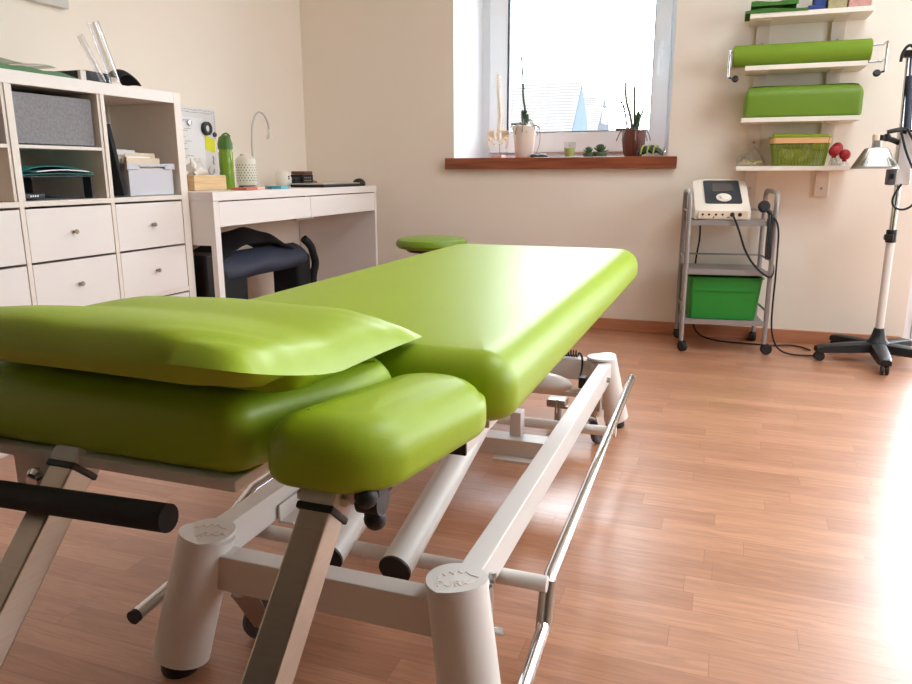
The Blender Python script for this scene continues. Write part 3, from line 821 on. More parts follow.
# ------------------------------------------------------------------ desk
DY0, DY1 = -1.5245, -.104
DK = root('desk', (.25, (DY0 + DY1) / 2, 0), 'long white writing desk with two drawers in the corner of the room', 'desk')
MB().box(.01, .502, DY0, DY1, .7165, .75, .0015).build('tabletop', 'desk', DK)
MB().box(.01, .500, DY1 - .022, DY1 - .002, 0, .716, .001).build('side_panel', 'desk', DK)
b = MB(); b.box(.01, .478, DY0 + .002, DY0 + .022, .545, .716, .001); b.build('side_panel', 'desk', DK)
b = MB(); b.box(.476, .500, DY0 + .002, DY0 + .036, 0, .716, .001); b.build('leg', 'desk', DK)
b = MB(); b.box(.01, .05, DY0 + .002, DY0 + .036, 0, .716, .001); b.build('leg', 'desk', DK)
b = MB(); b.box(.02, .04, DY0 + .037, DY1 - .023, .56, .716, .001); b.build('back_panel', 'desk', DK)
ym = (DY0 + .036 + DY1 - .022) / 2
for ya, yb in ((DY0 + .038, ym - .0015), (ym + .0015, DY1 - .024)):
    MB().box(.483, .499, ya, yb, .616, .711, .001).build('drawer', 'desk', DK)
b = MB(); b.box(.06, .48, ym - .01, ym + .01, .63, .716, .001); b.build('drawer_runner', 'desk', DK)
b = MB(); b.box(.05, .30, -.62, -.45, .583, .615, .001); b.build('cable_tray', 'desk', DK)

# things on the desk
ZD = .7508
r = root('tissue_box', (.24, -1.2, ZD), 'bamboo tissue box with a white tissue on the left end of desk', 'tissue box')
b = MB(); b.box(.18, .30, -1.375, -1.165, ZD, ZD + .062, .003); b.build('body', 'bamboo', r)
b = MB()
for k in range(3):
    t = k * 2.1
    b.grid(lambda u, v: (.24 + .03 * math.cos(t) * (u - .5) * 2 + .012 * math.sin(6 * v + t), -1.275 + .06 * (u - .5) * (1 - .6 * v) + .02 * v * math.sin(t) - .01, ZD + .0625 + .075 * v * (1 - .5 * abs(2 * u - 1.1))), 8, 8, .0006)
b.build('tissue', 'tissue', r)
b = MB(); b.box(.13, .24, -1.44, -1.385, ZD, ZD + .10, .003)
tag(b.build('file_box', 'panel'), 'dark upright box on the desk squeezed behind the bamboo tissue box', 'box')
bx, by = .27, -1.118
r = root('water_bottle', (bx, by, ZD), 'tall green water bottle on the desk beside the bamboo box', 'bottle')
b = MB(); b.lathe([(0, 0), (.028, 0), (.031, .006), (.031, .07), (.0295, .085), (.031, .10), (.031, .156), (.0275, .162), (.0275, .172), (0, .172)], (bx, by, ZD), 32); b.build('body', 'bottle', r)
b = MB(); b.lathe([(0, .172), (.032, .172), (.032, .195), (.029, .205), (.024, .222), (.014, .23), (0, .231)], (bx, by, ZD), 32); cp = b.build('cap', 'bottlecap', r)
b = MB(); b.tube([(bx, by + .022, ZD + .20), (bx, by + .038, ZD + .22), (bx, by + .034, ZD + .205), (bx, by + .03, ZD + .19)], .0035, 8, 2); b.tube([(bx - .01, by - .01, ZD + .225), (bx, by + .012, ZD + .243), (bx + .01, by + .026, ZD + .226)], .004, 8, 2)
b.build('carry_loop', 'bottlecap', cp)
lx, ly = .25, -.948
r = root('perforated_lantern', (lx, ly, ZD), 'cream ceramic lantern with punched holes on the white desk', 'lantern')
b = MB(); b.lathe([(0, 0), (.044, 0), (.046, .005), (.046, .108), (.042, .122), (.032, .130), (.024, .133), (.024, .142), (.020, .142), (.020, .132), (0, .132)], (lx, ly, ZD + .0145), 40); b.build('body', 'ceram', r)
hb = MB()
for j in range(7):
    for i in range(20):
        a = 2 * PI * (i + .5 * (j % 2)) / 20; d = Vec((math.cos(a), math.sin(a), 0))
        p = Vec((lx, ly, ZD + .0145 + .022 + j * .0115)) + d * .0456
        hb.cyl(p, p + d * .0008, .0026, n=8)
tag(hb.build('punched_hole', 'hole', r), kind='stuff')
b = MB(); b.lathe([(0, 0), (.042, 0), (.042, .006), (.036, .014), (0, .0145)], (lx, ly, ZD), 32); b.build('dark_foot', 'panel', r)
gx, gy = .19, -.80
r = root('gooseneck_lamp', (gx, gy, ZD), 'small gooseneck lamp arching over the perforated cream lantern', 'desk lamp')
b = MB(); b.lathe([(0, 0), (.038, 0), (.04, .004), (.038, .012), (.01, .018), (0, .018)], (gx, gy, ZD), 28); b.build('base', 'lampgrey', r)
pts = [(gx, gy, ZD + .015), (gx, gy - .005, ZD + .12), (gx + .005, gy - .012, ZD + .24), (gx + .01, gy + .0, ZD + .315), (gx + .012, gy + .04, ZD + .357), (gx + .012, gy + .085, ZD + .352), (gx + .012, gy + .12, ZD + .315), (gx + .012, gy + .128, ZD + .272)]
b = MB(); b.tube(pts, .0042, 10, 3); b.build('neck', 'lampgrey', r)
b = MB(); b.lathe([(.006, .03), (.008, .02), (.009, .004), (.018, -.014), (.0185, -.017), (.016, -.017), (.008, .0)], (gx + .012, gy + .13, ZD + .25), 24, rot=Euler((.1, 0, 0))); b.build('lamp_head', 'ceram', r)
b = MB(); b.tube([(gx, gy, ZD + .004), (gx + .03, gy + .05, ZD + .004), (gx + .0, gy + .10, ZD + .003), (gx - .04, gy + .16, ZD + .003)], .0022, 6, 2); b.build('cord', 'cord', r)
r = root('desk_camera_ball', (.25, -.645, ZD), 'cream ball shaped gadget with two dark dots on the desk', 'gadget')
b = MB(); b.lathe([(0, 0), (.024, 0), (.034, .006), (.041, .022), (.042, .042), (.036, .062), (.024, .077), (0, .083)], (.25, -.645, ZD), 32); b.build('body', 'ceram', r)
b = MB()
for dz in (.052, .042): b.ball((.2895, -.655, ZD + dz), .0045, 10, 8)
b.build('dark_dot', 'hole', r)
r = root('card_terminal', (.22, -.43, ZD), 'black desk terminal with brown leather top beside the cream ball', 'terminal')
b = MB(); b.box(.20, .275, -.50, -.395, ZD, ZD + .062, .005); b.build('body', 'black', r)
b = MB(); b.box(.199, .276, -.49, -.40, ZD + .0625, ZD + .078, .004); b.build('leather_top', 'brown', r)
b = MB(); b.box(.215, .265, -.56, -.5005, ZD + .004, ZD + .045, .006); b.cyl((.24, -.572, ZD + .025), (.24, -.55, ZD + .025), .018); b.build('side_unit', 'black', r)
b = MB()
for k in range(4):
    for j in range(3): b.box(.2752, .2762, -.485 + k * .018, -.475 + k * .018, ZD + .014 + j * .014, ZD + .020 + j * .014)
b.build('key', 'zinc', r)
b = MB(); b.tube([(.25, -.395, ZD + .012), (.262, -.36, ZD + .02), (.262, -.33, ZD + .014), (.265, -.30, ZD + .004), (.24, -.26, ZD + .004)], .003, 6, 3); b.tube([(.26, -.395, ZD + .03), (.265, -.36, ZD + .026), (.26, -.32, ZD + .012), (.25, -.29, ZD + .004)], .003, 6, 3); b.build('cord', 'cord', r)
r = root('laptop', (.36, -.55, ZD), 'flat closed silver and black laptop lying on the right of the desk', 'laptop')
b = MB(); b.box(.30, .49, -.66, -.275, ZD, ZD + .012, .003); b.build('base', 'black', r)
b = MB(); b.box(.30, .49, -.66, -.275, ZD + .0125, ZD + .019, .003); b.build('lid', 'zinc', r)
b = MB(); b.lathe([(0, 0), (.033, 0), (.036, .006), (.034, .020), (.024, .033), (.009, .039), (0, .0395)], (.45, -.212, ZD), 28)
tag(b.build('computer_mouse', 'black'), 'black domed mouse at the far right end of the desk', 'mouse')
def flat(name, x0, x1, y0, y1, h, m, label, cat, rz=0, group=None, z=ZD):
    b = MB(); b.box(x0, x1, y0, y1, z, z + h, .001, rot=Rz(rz)); return tag(b.build(name, m), label, cat, group)
flat('notebook', .37, .45, -1.235, -1.155, .010, 'orange', 'orange red notebook lying on the desk in front of the lantern', 'notebook')
flat('note_pad', .37, .44, -1.145, -1.085, .012, 'pink', 'small pink note pad on the desk right of the orange notebook', 'note pad')
flat('pen', .40, .41, -1.07, -.99, .008, 'panel', 'dark pen lying between the pink pad and the blue notebook', 'pen')
flat('notebook', .37, .45, -.98, -.91, .012, 'blue', 'light blue notebook lying near the middle of the desk', 'notebook', .05)
flat('envelope', .10, .18, -.78, -.66, .002, 'card', 'cream envelope flat on the desk below the cream ball', 'envelope')
flat('sticky_block', .30, .352, -1.01, -.93, .010, 'bottlecap', 'green sticky note block at the foot of the lantern', 'note pad', z=ZD)

# magnetic board on the wall behind the desk
b = MB(); b.box(.001, .012, -1.40, -.835, .765, 1.115, .002)
WB = root('magnetic_board', (.006, -1.12, .765), 'white magnetic board with dotted border on wall above the desk', 'board')
b.build('board', 'board', WB)
b = MB()
for k in range(46):
    for j in range(2):
        y_ = -1.395 + k * .0122 + random.uniform(-.002, .002); z_ = 1.106 - j * .010 + random.uniform(-.002, .002)
        b.box(.0121, .0124, y_, y_ + random.uniform(.003, .007), z_ - .003, z_)
for k in range(10):
    z_ = 1.085 - k * .011; y_ = -.845 + random.uniform(-.002, .003); b.box(.0121, .0124, y_, y_ + .005, z_ - .004, z_)
tag(b.build('dotted_border', 'ink', WB), kind='stuff')
r = root('paper_sheet', (.0135, -1.0, .80), 'white typed sheet pinned to the magnetic board', 'paper sheet')
b = MB(); b.box(.0126, .0131, -1.13, -.925, .79, 1.07); b.build('sheet', 'paper', r, smooth=False)
b = MB()
for k, (z_, l) in enumerate([(1.058, .09), (1.052, .06), (1.02, .05), (1.012, .07), (.985, .03), (.965, .05), (.955, .06), (.93, .04), (.90, .06), (.892, .05)]):
    y_ = -1.10 + (k % 3) * .02; 
    for q in range(int(l / .009)): b.box(.01312, .0133, y_ + q * .009, y_ + q * .009 + .0065, z_ - .002, z_)
b.build('typed_line', 'ink', r)
b = MB(); b.lathe([(0, .012), (.011, .011), (.014, .006), (.012, 0)], (.0132, -1.03, 1.045), 20, rot=Euler((0, PI / 2, 0))); tag(b.build('round_magnet', 'chrome'), 'shiny round magnet holding the typed sheet on the board', 'magnet')
r = root('tape_roll', (.02, -.92, 1.02), 'black ring with pale centre hanging on the magnetic board', 'tape roll')
b = MB(); b.lathe([(.016, 0), (.030, 0), (.032, .006), (.030, .018), (.016, .018), (.016, 0)], (.0135, -.915, 1.025), 28, rot=Euler((0, PI / 2, 0))); b.build('ring', 'black', r)
b = MB(); b.lathe([(0, .014), (.0155, .014), (.0155, 0)], (.0135, -.915, 1.025), 24, rot=Euler((0, PI / 2, 0))); b.build('core', 'zinc', r)
b = MB(); b.prism([(.0127, -.925, .93), (.0127, -.855, .915), (.0127, -.850, .975), (.0127, -.92, .995)], (.0016, 0, 0)); tag(b.build('sticky_note', 'yellow', smooth=False), 'bright yellow note under the black ring on the board', 'note')
b = MB(); b.lathe([(0, .010), (.010, .009), (.012, .004), (.011, 0)], (.0127, -.852, 1.0), 20, rot=Euler((0, PI / 2, 0))); tag(b.build('round_magnet', 'panel'), 'dark grey round magnet at right edge of the board', 'magnet')
b = MB(); b.tube([(.0148, -.875, .90), (.0148, -.868, .885), (.0148, -.878, .872), (.0148, -.866, .862)], .0025, 6, 2); b.tube([(.0151, -.90, .85), (.0151, -.915, .83), (.0151, -.90, .81), (.0151, -.875, .815), (.0151, -.87, .84)], .0028, 6, 2)
tag(b.build('key_ring', 'zinc'), 'small bunch of metal hooks hanging below the yellow note', 'hook')

# padded chair pushed under the desk
r = root('folding_chair', (.33, -1.0, 0), 'navy and black padded folding chair stored under the white desk', 'chair')
b = MB()
def pan(u, v):
    y = -1.362 + .735 * u; sag = .02 * math.sin(PI * u)
    x = .30 + .10 * math.sin(v * PI * .75) ** .8
    z = .475 + .4 * sag - .112 * v
    x += .03 * (1 - abs(2 * u - 1) ** 8) - .03 + .004 * math.sin(14 * u + 6 * v)
    return (x, y, z)
b.grid(pan, 30, 14, .03); b.build('backrest', 'navy', r)
b = MB()
b.grid(lambda u, v: (.15 + .21 * v, -1.33 + .58 * u, .435 + .14 * math.sin(PI * (.03 + .94 * u)) ** .6 * math.sin(PI * (.12 + .72 * v)) ** .7 + .004 * math.sin(17 * u + 9 * v)), 28, 14, .012)
b.build('folded_cover', 'blackcloth', r)
for ya, yb in ((-1.365, -1.165), (-.75, -.632)):
    b = MB(); b.box(.22, .385, ya, yb, .002, .43, .025, seg=3); b.build('leg', 'blackcloth', r)
b = MB(); b.tube([(.36, -.66, .50), (.38, -.625, .46), (.385, -.615, .42), (.39, -.60, .37), (.38, -.62, .31), (.38, -.625, .22)], .02, 10, 2); b.build('strap', 'blackcloth', r)
b = MB(); b.box(.14, .42, -1.484, -1.375, .002, .50, .008); tag(b.build('computer_tower', 'black'), 'black case seen through the open left side of the desk', 'computer')

# ------------------------------------------------------------------ things on the windowsill
ZS = .897
r = root('spine_model', (1.146, .1, ZS), 'miniature skeleton spine and pelvis model at left end of the windowsill', 'anatomical model')
b = MB(); b.box(1.118, 1.178, .06, .14, ZS, ZS + .016, .002); b.build('stand', 'pink', r)
b = MB(); b.tube([(1.15, .115, ZS + .016), (1.15, .118, ZS + .14), (1.147, .112, ZS + .25), (1.15, .115, ZS + .42)], .003, 8, 2); b.build('rod', 'zinc', r)
for k in range(22):
    t = k / 21; z = ZS + .125 + .30 * t; x = 1.146 + .008 * math.sin(t * 5) + .004 * t; q = 1.15 - .5 * t
    b = MB(); b.cyl((x, .10, z), (x, .10, z + .0105), .0115 * q, n=12); b.box(x - .019 * q, x + .019 * q, .106, .112, z + .002, z + .007, .001); b.box(x - .003, x + .003, .105, .105 + .022 * q, z, z + .005, .001)
    b.build('vertebra', 'bone', r)
b = MB()
for s in (-1, 1):
    b.grid(lambda u, v: (1.146 + s * (.010 + .040 * v + .012 * math.sin(PI * u)), .10 + .02 * math.cos(PI * u) * (1 - v), ZS + .095 + .05 * u + .012 * v * math.sin(3 * u)), 10, 6, .005)
    b.tube([(1.146 + s * .02, .09, ZS + .10), (1.146 + s * .03, .082, ZS + .078), (1.146 + s * .006, .075, ZS + .072)], .006, 8, 2)
b.cyl((1.146, .105, ZS + .09), (1.146, .10, ZS + .13), .007, .013, 12)
b.build('pelvis', 'bone', r)
for s in (-1, 1):
    b = MB(); b.ball((1.146 + s * .045, .09, ZS + .10), .010, 10, 8); b.tube([(1.146 + s * .045, .09, ZS + .10), (1.146 + s * .058, .09, ZS + .098), (1.146 + s * .055, .09, ZS + .075), (1.146 + s * .048, .09, ZS + .05)], [.006, .0075], 8, 2); b.build('femur', 'bone', r)

def leaf(b, base, d, ln, wd, droop, th=.0016):
    d = Vec(d).normalized(); s = d.cross(Vec((0, 0, 1))); s = s.normalized() if s.length > 1e-3 else Vec((1, 0, 0)); base = Vec(base); n = s.cross(d)
    b.grid(lambda u, v: base + d * ln * u + Vec((0, 0, -droop * u * u)) + s * wd * (v - .5) * math.sin(PI * (u * .96 + .02)) ** .6 + n * (-.15 * wd * (1 - abs(2 * v - 1))), 12, 6, th)
px, py = 1.294, .1
r = root('white_orchid_pot', (px, py, ZS), 'white ceramic pot with a bare orchid and pale roots on the windowsill', 'potted plant')
b = MB(); b.lathe([(0, 0), (.046, 0), (.048, .003), (.064, .165), (.060, .166), (.058, .15), (0, .148)], (px, py, ZS), 40); b.build('pot', 'pot', r)
b = MB(); b.tube([(px, py, ZS + .15), (px + .005, py, ZS + .24), (px - .012, py, ZS + .31), (px - .010, py - .01, ZS + .40), (px - .022, py - .01, ZS + .52)], [.007, .0045], 8, 2)
b.tube([(px - .012, py, ZS + .37), (px - .035, py, ZS + .40)], .0016, 6); b.ball((px - .010, py, ZS + .36), .007, 8, 6); b.ball((px + .002, py, ZS + .24), .012, 10, 6); b.build('flower_stem', 'leaf', r)
b = MB(); leaf(b, (px, py, ZS + .155), (-.9, -.2, .6), .085, .04, .02); leaf(b, (px, py, ZS + .155), (.3, -.3, 1), .08, .028, 0); leaf(b, (px, py, ZS + .155), (-.2, .2, 1), .10, .03, 0); leaf(b, (px, py, ZS + .155), (.9, .2, .5), .075, .032, .02); b.build('leaf_cluster', 'leaf', r)
b = MB()
for k in range(13):
    a = k * 2.4; q = random.uniform(.05, .085)
    b.tube([(px, py, ZS + .15), (px + .55 * q * math.cos(a), py + .55 * q * math.sin(a), ZS + .17 + .02 * (k % 3)), (px + q * math.cos(a), py + q * math.sin(a), ZS + .165), (px + 1.15 * q * math.cos(a), py + 1.15 * q * math.sin(a), ZS + .15 - .01 * (k % 4))], .0026, 6, 2)
b.tube([(px + .03, py - .03, ZS + .16), (px + .085, py - .045, ZS + .165), (px + .10, py - .05, ZS + .12), (px + .095, py - .05, ZS + .06), (px + .075, py - .05, ZS + .012)], .0016, 6, 3); b.build('aerial_root', 'root', r)
sx = MB(); 
for k, (x, y, q, lab) in enumerate([(1.362, .06, .022, 'dark flat stone beside the white orchid pot, the left of two'), (1.405, .07, .022, 'dark flat stone nearer the candle glass, the right of two')]):
    b = MB(); b.lathe([(0, 0), (q, .001), (q * 1.15, .008), (q * .9, .016), (q * .3, .02), (0, .02)], (x, y, ZS), 14, ripple=.12, nr=3)
    tag(b.build('stone', 'stone'), lab, 'stone', 'stones on the windowsill')
cx, cyy = 1.542, .10
r = root('candle_glass', (cx, cyy, ZS), 'small glass with lime green candle in the middle of the windowsill', 'candle')
b = MB(); b.lathe([(0, 0), (.026, 0), (.033, .078), (.0315, .078), (.0245, .004), (0, .004)], (cx, cyy, ZS), 32); b.build('glass', 'clear', r)
b = MB(); b.lathe([(0, .005), (.0242, .005), (.0275, .050), (0, .052)], (cx, cyy, ZS), 28); w = b.build('wax', 'wax', r)
MB().cyl((cx, cyy, ZS + .05), (cx, cyy, ZS + .062), .001, n=6).build('wick', 'black', w)
def succulent(x, y, q, label):
    r = root('succulent', (x, y, ZS), label, 'succulent', 'succulents on the windowsill')
    b = MB(); b.lathe([(0, 0), (q * .8, 0), (q, q * .5), (q * .95, q * .7), (0, q * .7)], (x, y, ZS), 18); b.build('bowl', 'succ', r)
    b = MB()
    for k in range(30):
        a = k * 2.39996; e = (k / 30) ** .6; d = Vec((math.cos(a) * (1 - e * .0) * (1.05 - e), math.sin(a) * (1.05 - e), .25 + e)).normalized()
        p0 = Vec((x, y, ZS + q * .65)); b.tube([p0, p0 + d * q * .7, p0 + d * q * 1.15], [q * .2, q * .05], 7, 1)
    b.build('leaf_rosette', 'succ', r)
succulent(1.645, .09, .03, 'smaller dark green succulent left of the larger one on the windowsill')
succulent(1.705, .10, .037, 'larger dark green succulent, second green clump right of the candle glass')
px, py = 1.873, .1
r = root('brown_orchid_pot', (px, py, ZS), 'ribbed brown pot with orchid stems and an orange leaf on the windowsill', 'potted plant')
b = MB(); b.lathe([(0, 0), (.042, 0), (.052, .03), (.058, .08), (.060, .132), (.056, .132), (.054, .118), (0, .116)], (px, py, ZS), 72, ripple=.02, nr=24); b.build('pot', 'brownpot', r)
for (dx, h, bend) in ((-.02, .37, -.03), (.0, .345, -.008)):
    b = MB(); b.tube([(px + dx * .4, py, ZS + .115), (px + dx, py, ZS + .2), (px + dx + bend, py, ZS + .28), (px + dx + bend * 1.1, py, ZS + h)], [.0075, .006], 8, 2); b.build('flower_stem', 'stem', r)
b = MB(); b.tube([(px - .03, py, ZS + .12), (px - .045, py, ZS + .19), (px - .055, py, ZS + .25), (px - .075, py, ZS + .275)], .005, 6, 2)
for k in range(4): b.ball((px - .047 - k * .007, py, ZS + .2 + k * .024), .005, 8, 6)
b.build('bud_spray', 'leaf', r)
b = MB(); leaf(b, (px - .01, py - .01, ZS + .135), (-1, -.25, .18), .085, .05, .01); b.build('dry_leaf', 'deadleaf', r)
b = MB(); leaf(b, (px, py, ZS + .12), (.35, 0, 1), .13, .045, 0); leaf(b, (px + .01, py, ZS + .12), (.1, -.2, 1), .11, .03, 0); b.build('green_leaf', 'leaf', r)
b = MB()
for k in range(6):
    a = k * 1.1 - 1.4; b.tube([(px, py, ZS + .12), (px + .04 * math.cos(a), py + .04 * math.sin(a), ZS + .15), (px + .075 * math.cos(a), py + .06 * math.sin(a), ZS + .125), (px + .09 * math.cos(a), py + .07 * math.sin(a), ZS + .08)], .0026, 6, 2)
b.build('aerial_root', 'root', r)
r = root('rolled_cloth', (1.95, .05, ZS), 'black and lime bundled cloth at right end of the windowsill', 'cloth')
b = MB(); b.grid(lambda u, v: (1.905 + .125 * u, -.03 + .065 * v, ZS + .001 + .052 * math.sin(PI * (u * .9 + .06)) ** .5 * math.sin(PI * (.1 + .85 * v)) ** .6 + .004 * math.sin(18 * u + 7 * v)), 30, 14, .004); b.build('bundle', 'cloth', r)
b = MB()
for k in range(3): b.tube([(1.925 + k * .03, -.032, ZS + .010), (1.93 + k * .03, -.024, ZS + .042 + .006 * (k == 1)), (1.937 + k * .03, -.004, ZS + .053), (1.945 + k * .03, .02, ZS + .045)], .0045, 8, 2)
b.build('lime_stripe', 'lime', r)

# ------------------------------------------------------------------ wall shelves
SX0, SX1 = 2.380, 2.866
tops = [(.8455, 2.377, 2.857, 'lowest'), (1.0575, 2.381, 2.862, 'second lowest'), (1.2795, 2.380, 2.866, 'third lowest'), (1.4955, 2.384, 2.868, 'topmost')]
lab = ['white wall shelf carrying the lime basket, lowest of four', 'white wall shelf carrying the thick green bolster', 'white wall shelf carrying the long green rolled mat', 'white wall shelf carrying green cloths and boxes, topmost of four']
for (zt, xa, xb, nm), lb in zip(tops, lab):
    sh = root('wall_shelf', ((xa + xb) / 2, -.1, zt - .02), lb, 'shelf', 'white wall shelves')
    MB().box(xa, xb, -.2, -.001, zt - .02, zt, .001).build('board', 'shelf', sh)
    for xc in (2.447, 2.758):
        b = MB(); b.box(xc - .028, xc + .028, -.014, -.001, zt - .138, zt - .0205, .001); br = b.build('bracket', 'bracket', sh)
        b = MB(); b.box(xc - .026, xc + .026, -.17, -.0145, zt - .0245, zt - .0205, .001); b.build('bracket_arm', 'bracket', br)
        b = MB(); b.lathe([(0, .002), (.005, .0015), (.0055, 0)], (xc, -.0142, zt - .10), 12, rot=Euler((PI / 2, 0, 0))); b.build('screw', 'zinc', br)

# topmost shelf
zt = 1.4965
def folded(name, x0, x1, y0, y1, z, h, m, label, cat, ph):
    b = MB()
    b.grid(lambda u, v: (x0 + (x1 - x0) * u, y0 + (y1 - y0) * v, z + h * (1 - abs(2 * v - 1) ** 6) ** .5 * (.75 + .25 * math.sin(5 * u + ph)) * (1 - .35 * (1 - u) ** 3)), 26, 12, .003)
    return tag(b.build(name, m), label, cat)
folded('folded_cloth', 2.362, 2.615, -.205, -.03, zt, .026, 'greencloth', 'green folded cloth, the lower one on the topmost shelf', 'cloth', .3)
folded('folded_cloth', 2.385, 2.575, -.19, -.04, zt + .030, .04, 'greencloth', 'green cloth bundled on top of another at left of topmost shelf', 'cloth', 2.0)
b = MB(); b.box(2.615, 2.685, -.17, -.05, zt, zt + .022, .002); b.box(2.638, 2.685, -.17, -.05, zt + .022, zt + .09, .002)
tag(b.build('blue_carton', 'bluebox'), 'blue carton between green cloths and patterned boxes on topmost shelf', 'box')
b = MB(); b.box(2.691, 2.765, -.18, -.05, zt, zt + .11, .004); tag(b.build('patterned_box', 'olive'), 'olive speckled box standing right of the blue carton', 'box')
b = MB(); b.box(2.770, 2.858, -.18, -.05, zt, zt + .10, .004); tag(b.build('patterned_box', 'pinkbox'), 'pink speckled box at right end of the topmost shelf', 'box')
# rolled mat on the third shelf with its chrome rack
zt = 1.2805
b = MB(); pr = []
R0 = .046
b.lathe([(0, 0), (R0 - .004, 0), (R0, .004), (R0, .551), (R0 - .004, .555), (0, .555)], (2.325, -.146, zt + R0 + .001), 40, rot=Euler((0, PI / 2, 0)))
mt = root('rolled_mat', (2.6, -.146, zt), 'long thin rolled green mat on the chrome rack shelf', 'rolled mat'); b.build('roll', 'mat_green', mt)
b = MB()
for xx, sg in ((2.325, -1), (2.88, 1)):
    for k in range(3):
        rr = .011 + k * .008
        b.tube([(xx + sg * .0006, -.146 + rr * math.cos(a / 20 * 2 * PI), zt + R0 + .001 + rr * math.sin(a / 20 * 2 * PI)) for a in range(20)], .0007, 5, closed=True)
b.build('roll_end', 'greencloth', mt)
r = root('chrome_rack', (2.63, -.1, zt), 'chrome wire rack with black feet sticking out beside the rolled mat', 'rack')
for xx, sg in ((2.312, -1), (2.935, 1)):
    b = MB()
    b.tube([(xx, -.075, zt + .075), (xx, -.175, zt + .075), (xx, -.182, zt + .068), (xx, -.182, zt - .045)], .005, 10, 1); b.tube([(xx, -.182, zt + .006), (xx, -.075, zt + .006)], .004, 10)
    b.build('end_hoop', 'chrome', r)
    b = MB(); b.lathe([(0, 0), (.013, .002), (.016, .010), (.013, .018), (0, .02)], (xx - sg * .03, -.182, zt - .058), 20, rot=Euler((PI / 2 - .5, 0, 0))); b.tube([(xx, -.182, zt - .045), (xx - sg * .03, -.182, zt - .055)], .004, 8); b.build('foot', 'black', r)
for dz in (.075, .006):
    for yy in (-.078, -.092):
        b = MB(); b.cyl((2.312, yy, zt + dz), (2.935, yy, zt + dz), .0045, n=12)
        b.build('rail', 'chrome', r)
# bolster on the second shelf
zt = 1.0585
b = MB(); b.cushion(rrect(2.388, 2.868, -.185, -.02, (.02, .02, .02, .02)), zt, zt + .135, .045, .012, crown=.004)
tag(b.build('bolster', 'bolster', angle=80), 'thick green bolster cushion with rounded edges on the middle shelf', 'bolster')
# basket on the lowest shelf
zt = .8465
r = root('storage_basket', (2.64, -.1, zt), 'lime wire basket with pale wooden band on the lowest wall shelf', 'basket')
def ring(x0, x1, y0, y1, q, z): return [(x, y, z) for x, y in rrect(x0, x1, y0, y1, q, 6)]
def brect(t): return (2.535 - .022 * t, 2.745 + .016 * t, -.172 - .012 * t, -.035 + .012 * t)
b = MB()
for k in range(22):
    t = k / 21; x0, x1, y0, y1 = brect(t); b.tube(ring(x0, x1, y0, y1, .025, zt + .003 + .122 * t), .0012 if 0 < k < 21 else .003, 5, closed=True)
base = rrect(0, 1, 0, 1, .12, 6); nb = len(base)
for k in range(0, nb):
    u, v = base[k]; p = []
    for t in (0, 1): x0, x1, y0, y1 = brect(t); p.append((x0 + (x1 - x0) * u, y0 + (y1 - y0) * v, zt + .003 + .122 * t))
    b.tube(p, .0012, 5)
for k in range(16):
    u = (k + .5) / 16; x0, x1, y0, y1 = brect(0); X0, X1, Y0, Y1 = brect(1)
    b.tube([(x0 + (x1 - x0) * u, y0, zt + .003), (X0 + (X1 - X0) * u, Y0, zt + .125)], .0011, 5)
b.box(2.545, 2.735, -.165, -.042, zt + .001, zt + .004, .001)
b.build('wire_body', 'limebasket', r)
b = MB(); x0, x1, y0, y1 = brect(.86); o_ = rrect(x0 - .004, x1 + .004, y0 - .004, y1 + .004, .03, 8); i_ = rrect(x0 - .0015, x1 + .0015, y0 - .0015, y1 + .0015, .028, 8)
n = len(o_); za, zb = zt + .098, zt + .122
vs = [(x, y, za) for x, y in o_] + [(x, y, zb) for x, y in o_] + [(x, y, za) for x, y in i_] + [(x, y, zb) for x, y in i_]
fs = []
if len(i_) == n:
    for k in range(n):
        j = (k + 1) % n; fs += [(k, j, n + j, n + k), (2 * n + j, 2 * n + k, 3 * n + k, 3 * n + j), (k, 2 * n + k, 2 * n + j, j), (n + k, n + j, 3 * n + j, 3 * n + k)]
    b.add(vs, fs)
else:
    b.tube([(x, y, (za + zb) / 2) for x, y in o_], .006, 8, closed=True)
b.build('wooden_band', 'ashwood', r)
b = MB(); b.grid(lambda u, v: (2.525 + .225 * u, -.165 + .115 * v, zt + .128 + .016 * math.sin(PI * (.05 + .9 * v)) ** .5 * (1 - .3 * u)), 14, 8, .006)
tag(b.build('folded_cloth', 'limecloth'), 'lime cloth folded along the top of the wire basket', 'cloth')
b = MB(); b.box(2.575, 2.615, -.155, -.115, zt + .03, zt + .065, .004, rot=Euler((.2, .4, .3))); tag(b.build('foam_block', 'cream'), 'cream block tilted inside the wire basket', 'block')
b = MB(); b.tube([(2.64, -.145, zt + .02), (2.665, -.145, zt + .035), (2.675, -.145, zt + .06), (2.655, -.145, zt + .075)], .012, 12, 2); tag(b.build('curved_strap', 'cream'), 'curved cream strap inside the wire basket', 'strap')
b = MB(); b.ball((2.715, -.13, zt + .085), .026, 18, 12); tag(b.build('massage_ball', 'yellowish'), 'yellow ball in the upper right of the wire basket', 'ball')
b = MB(); b.box(2.56, 2.70, -.11, -.06, zt + .008, zt + .075, .012, rot=Rz(.15)); tag(b.build('yellow_pouch', 'yellowish'), 'dull yellow pouch at the bottom of the wire basket', 'pouch')
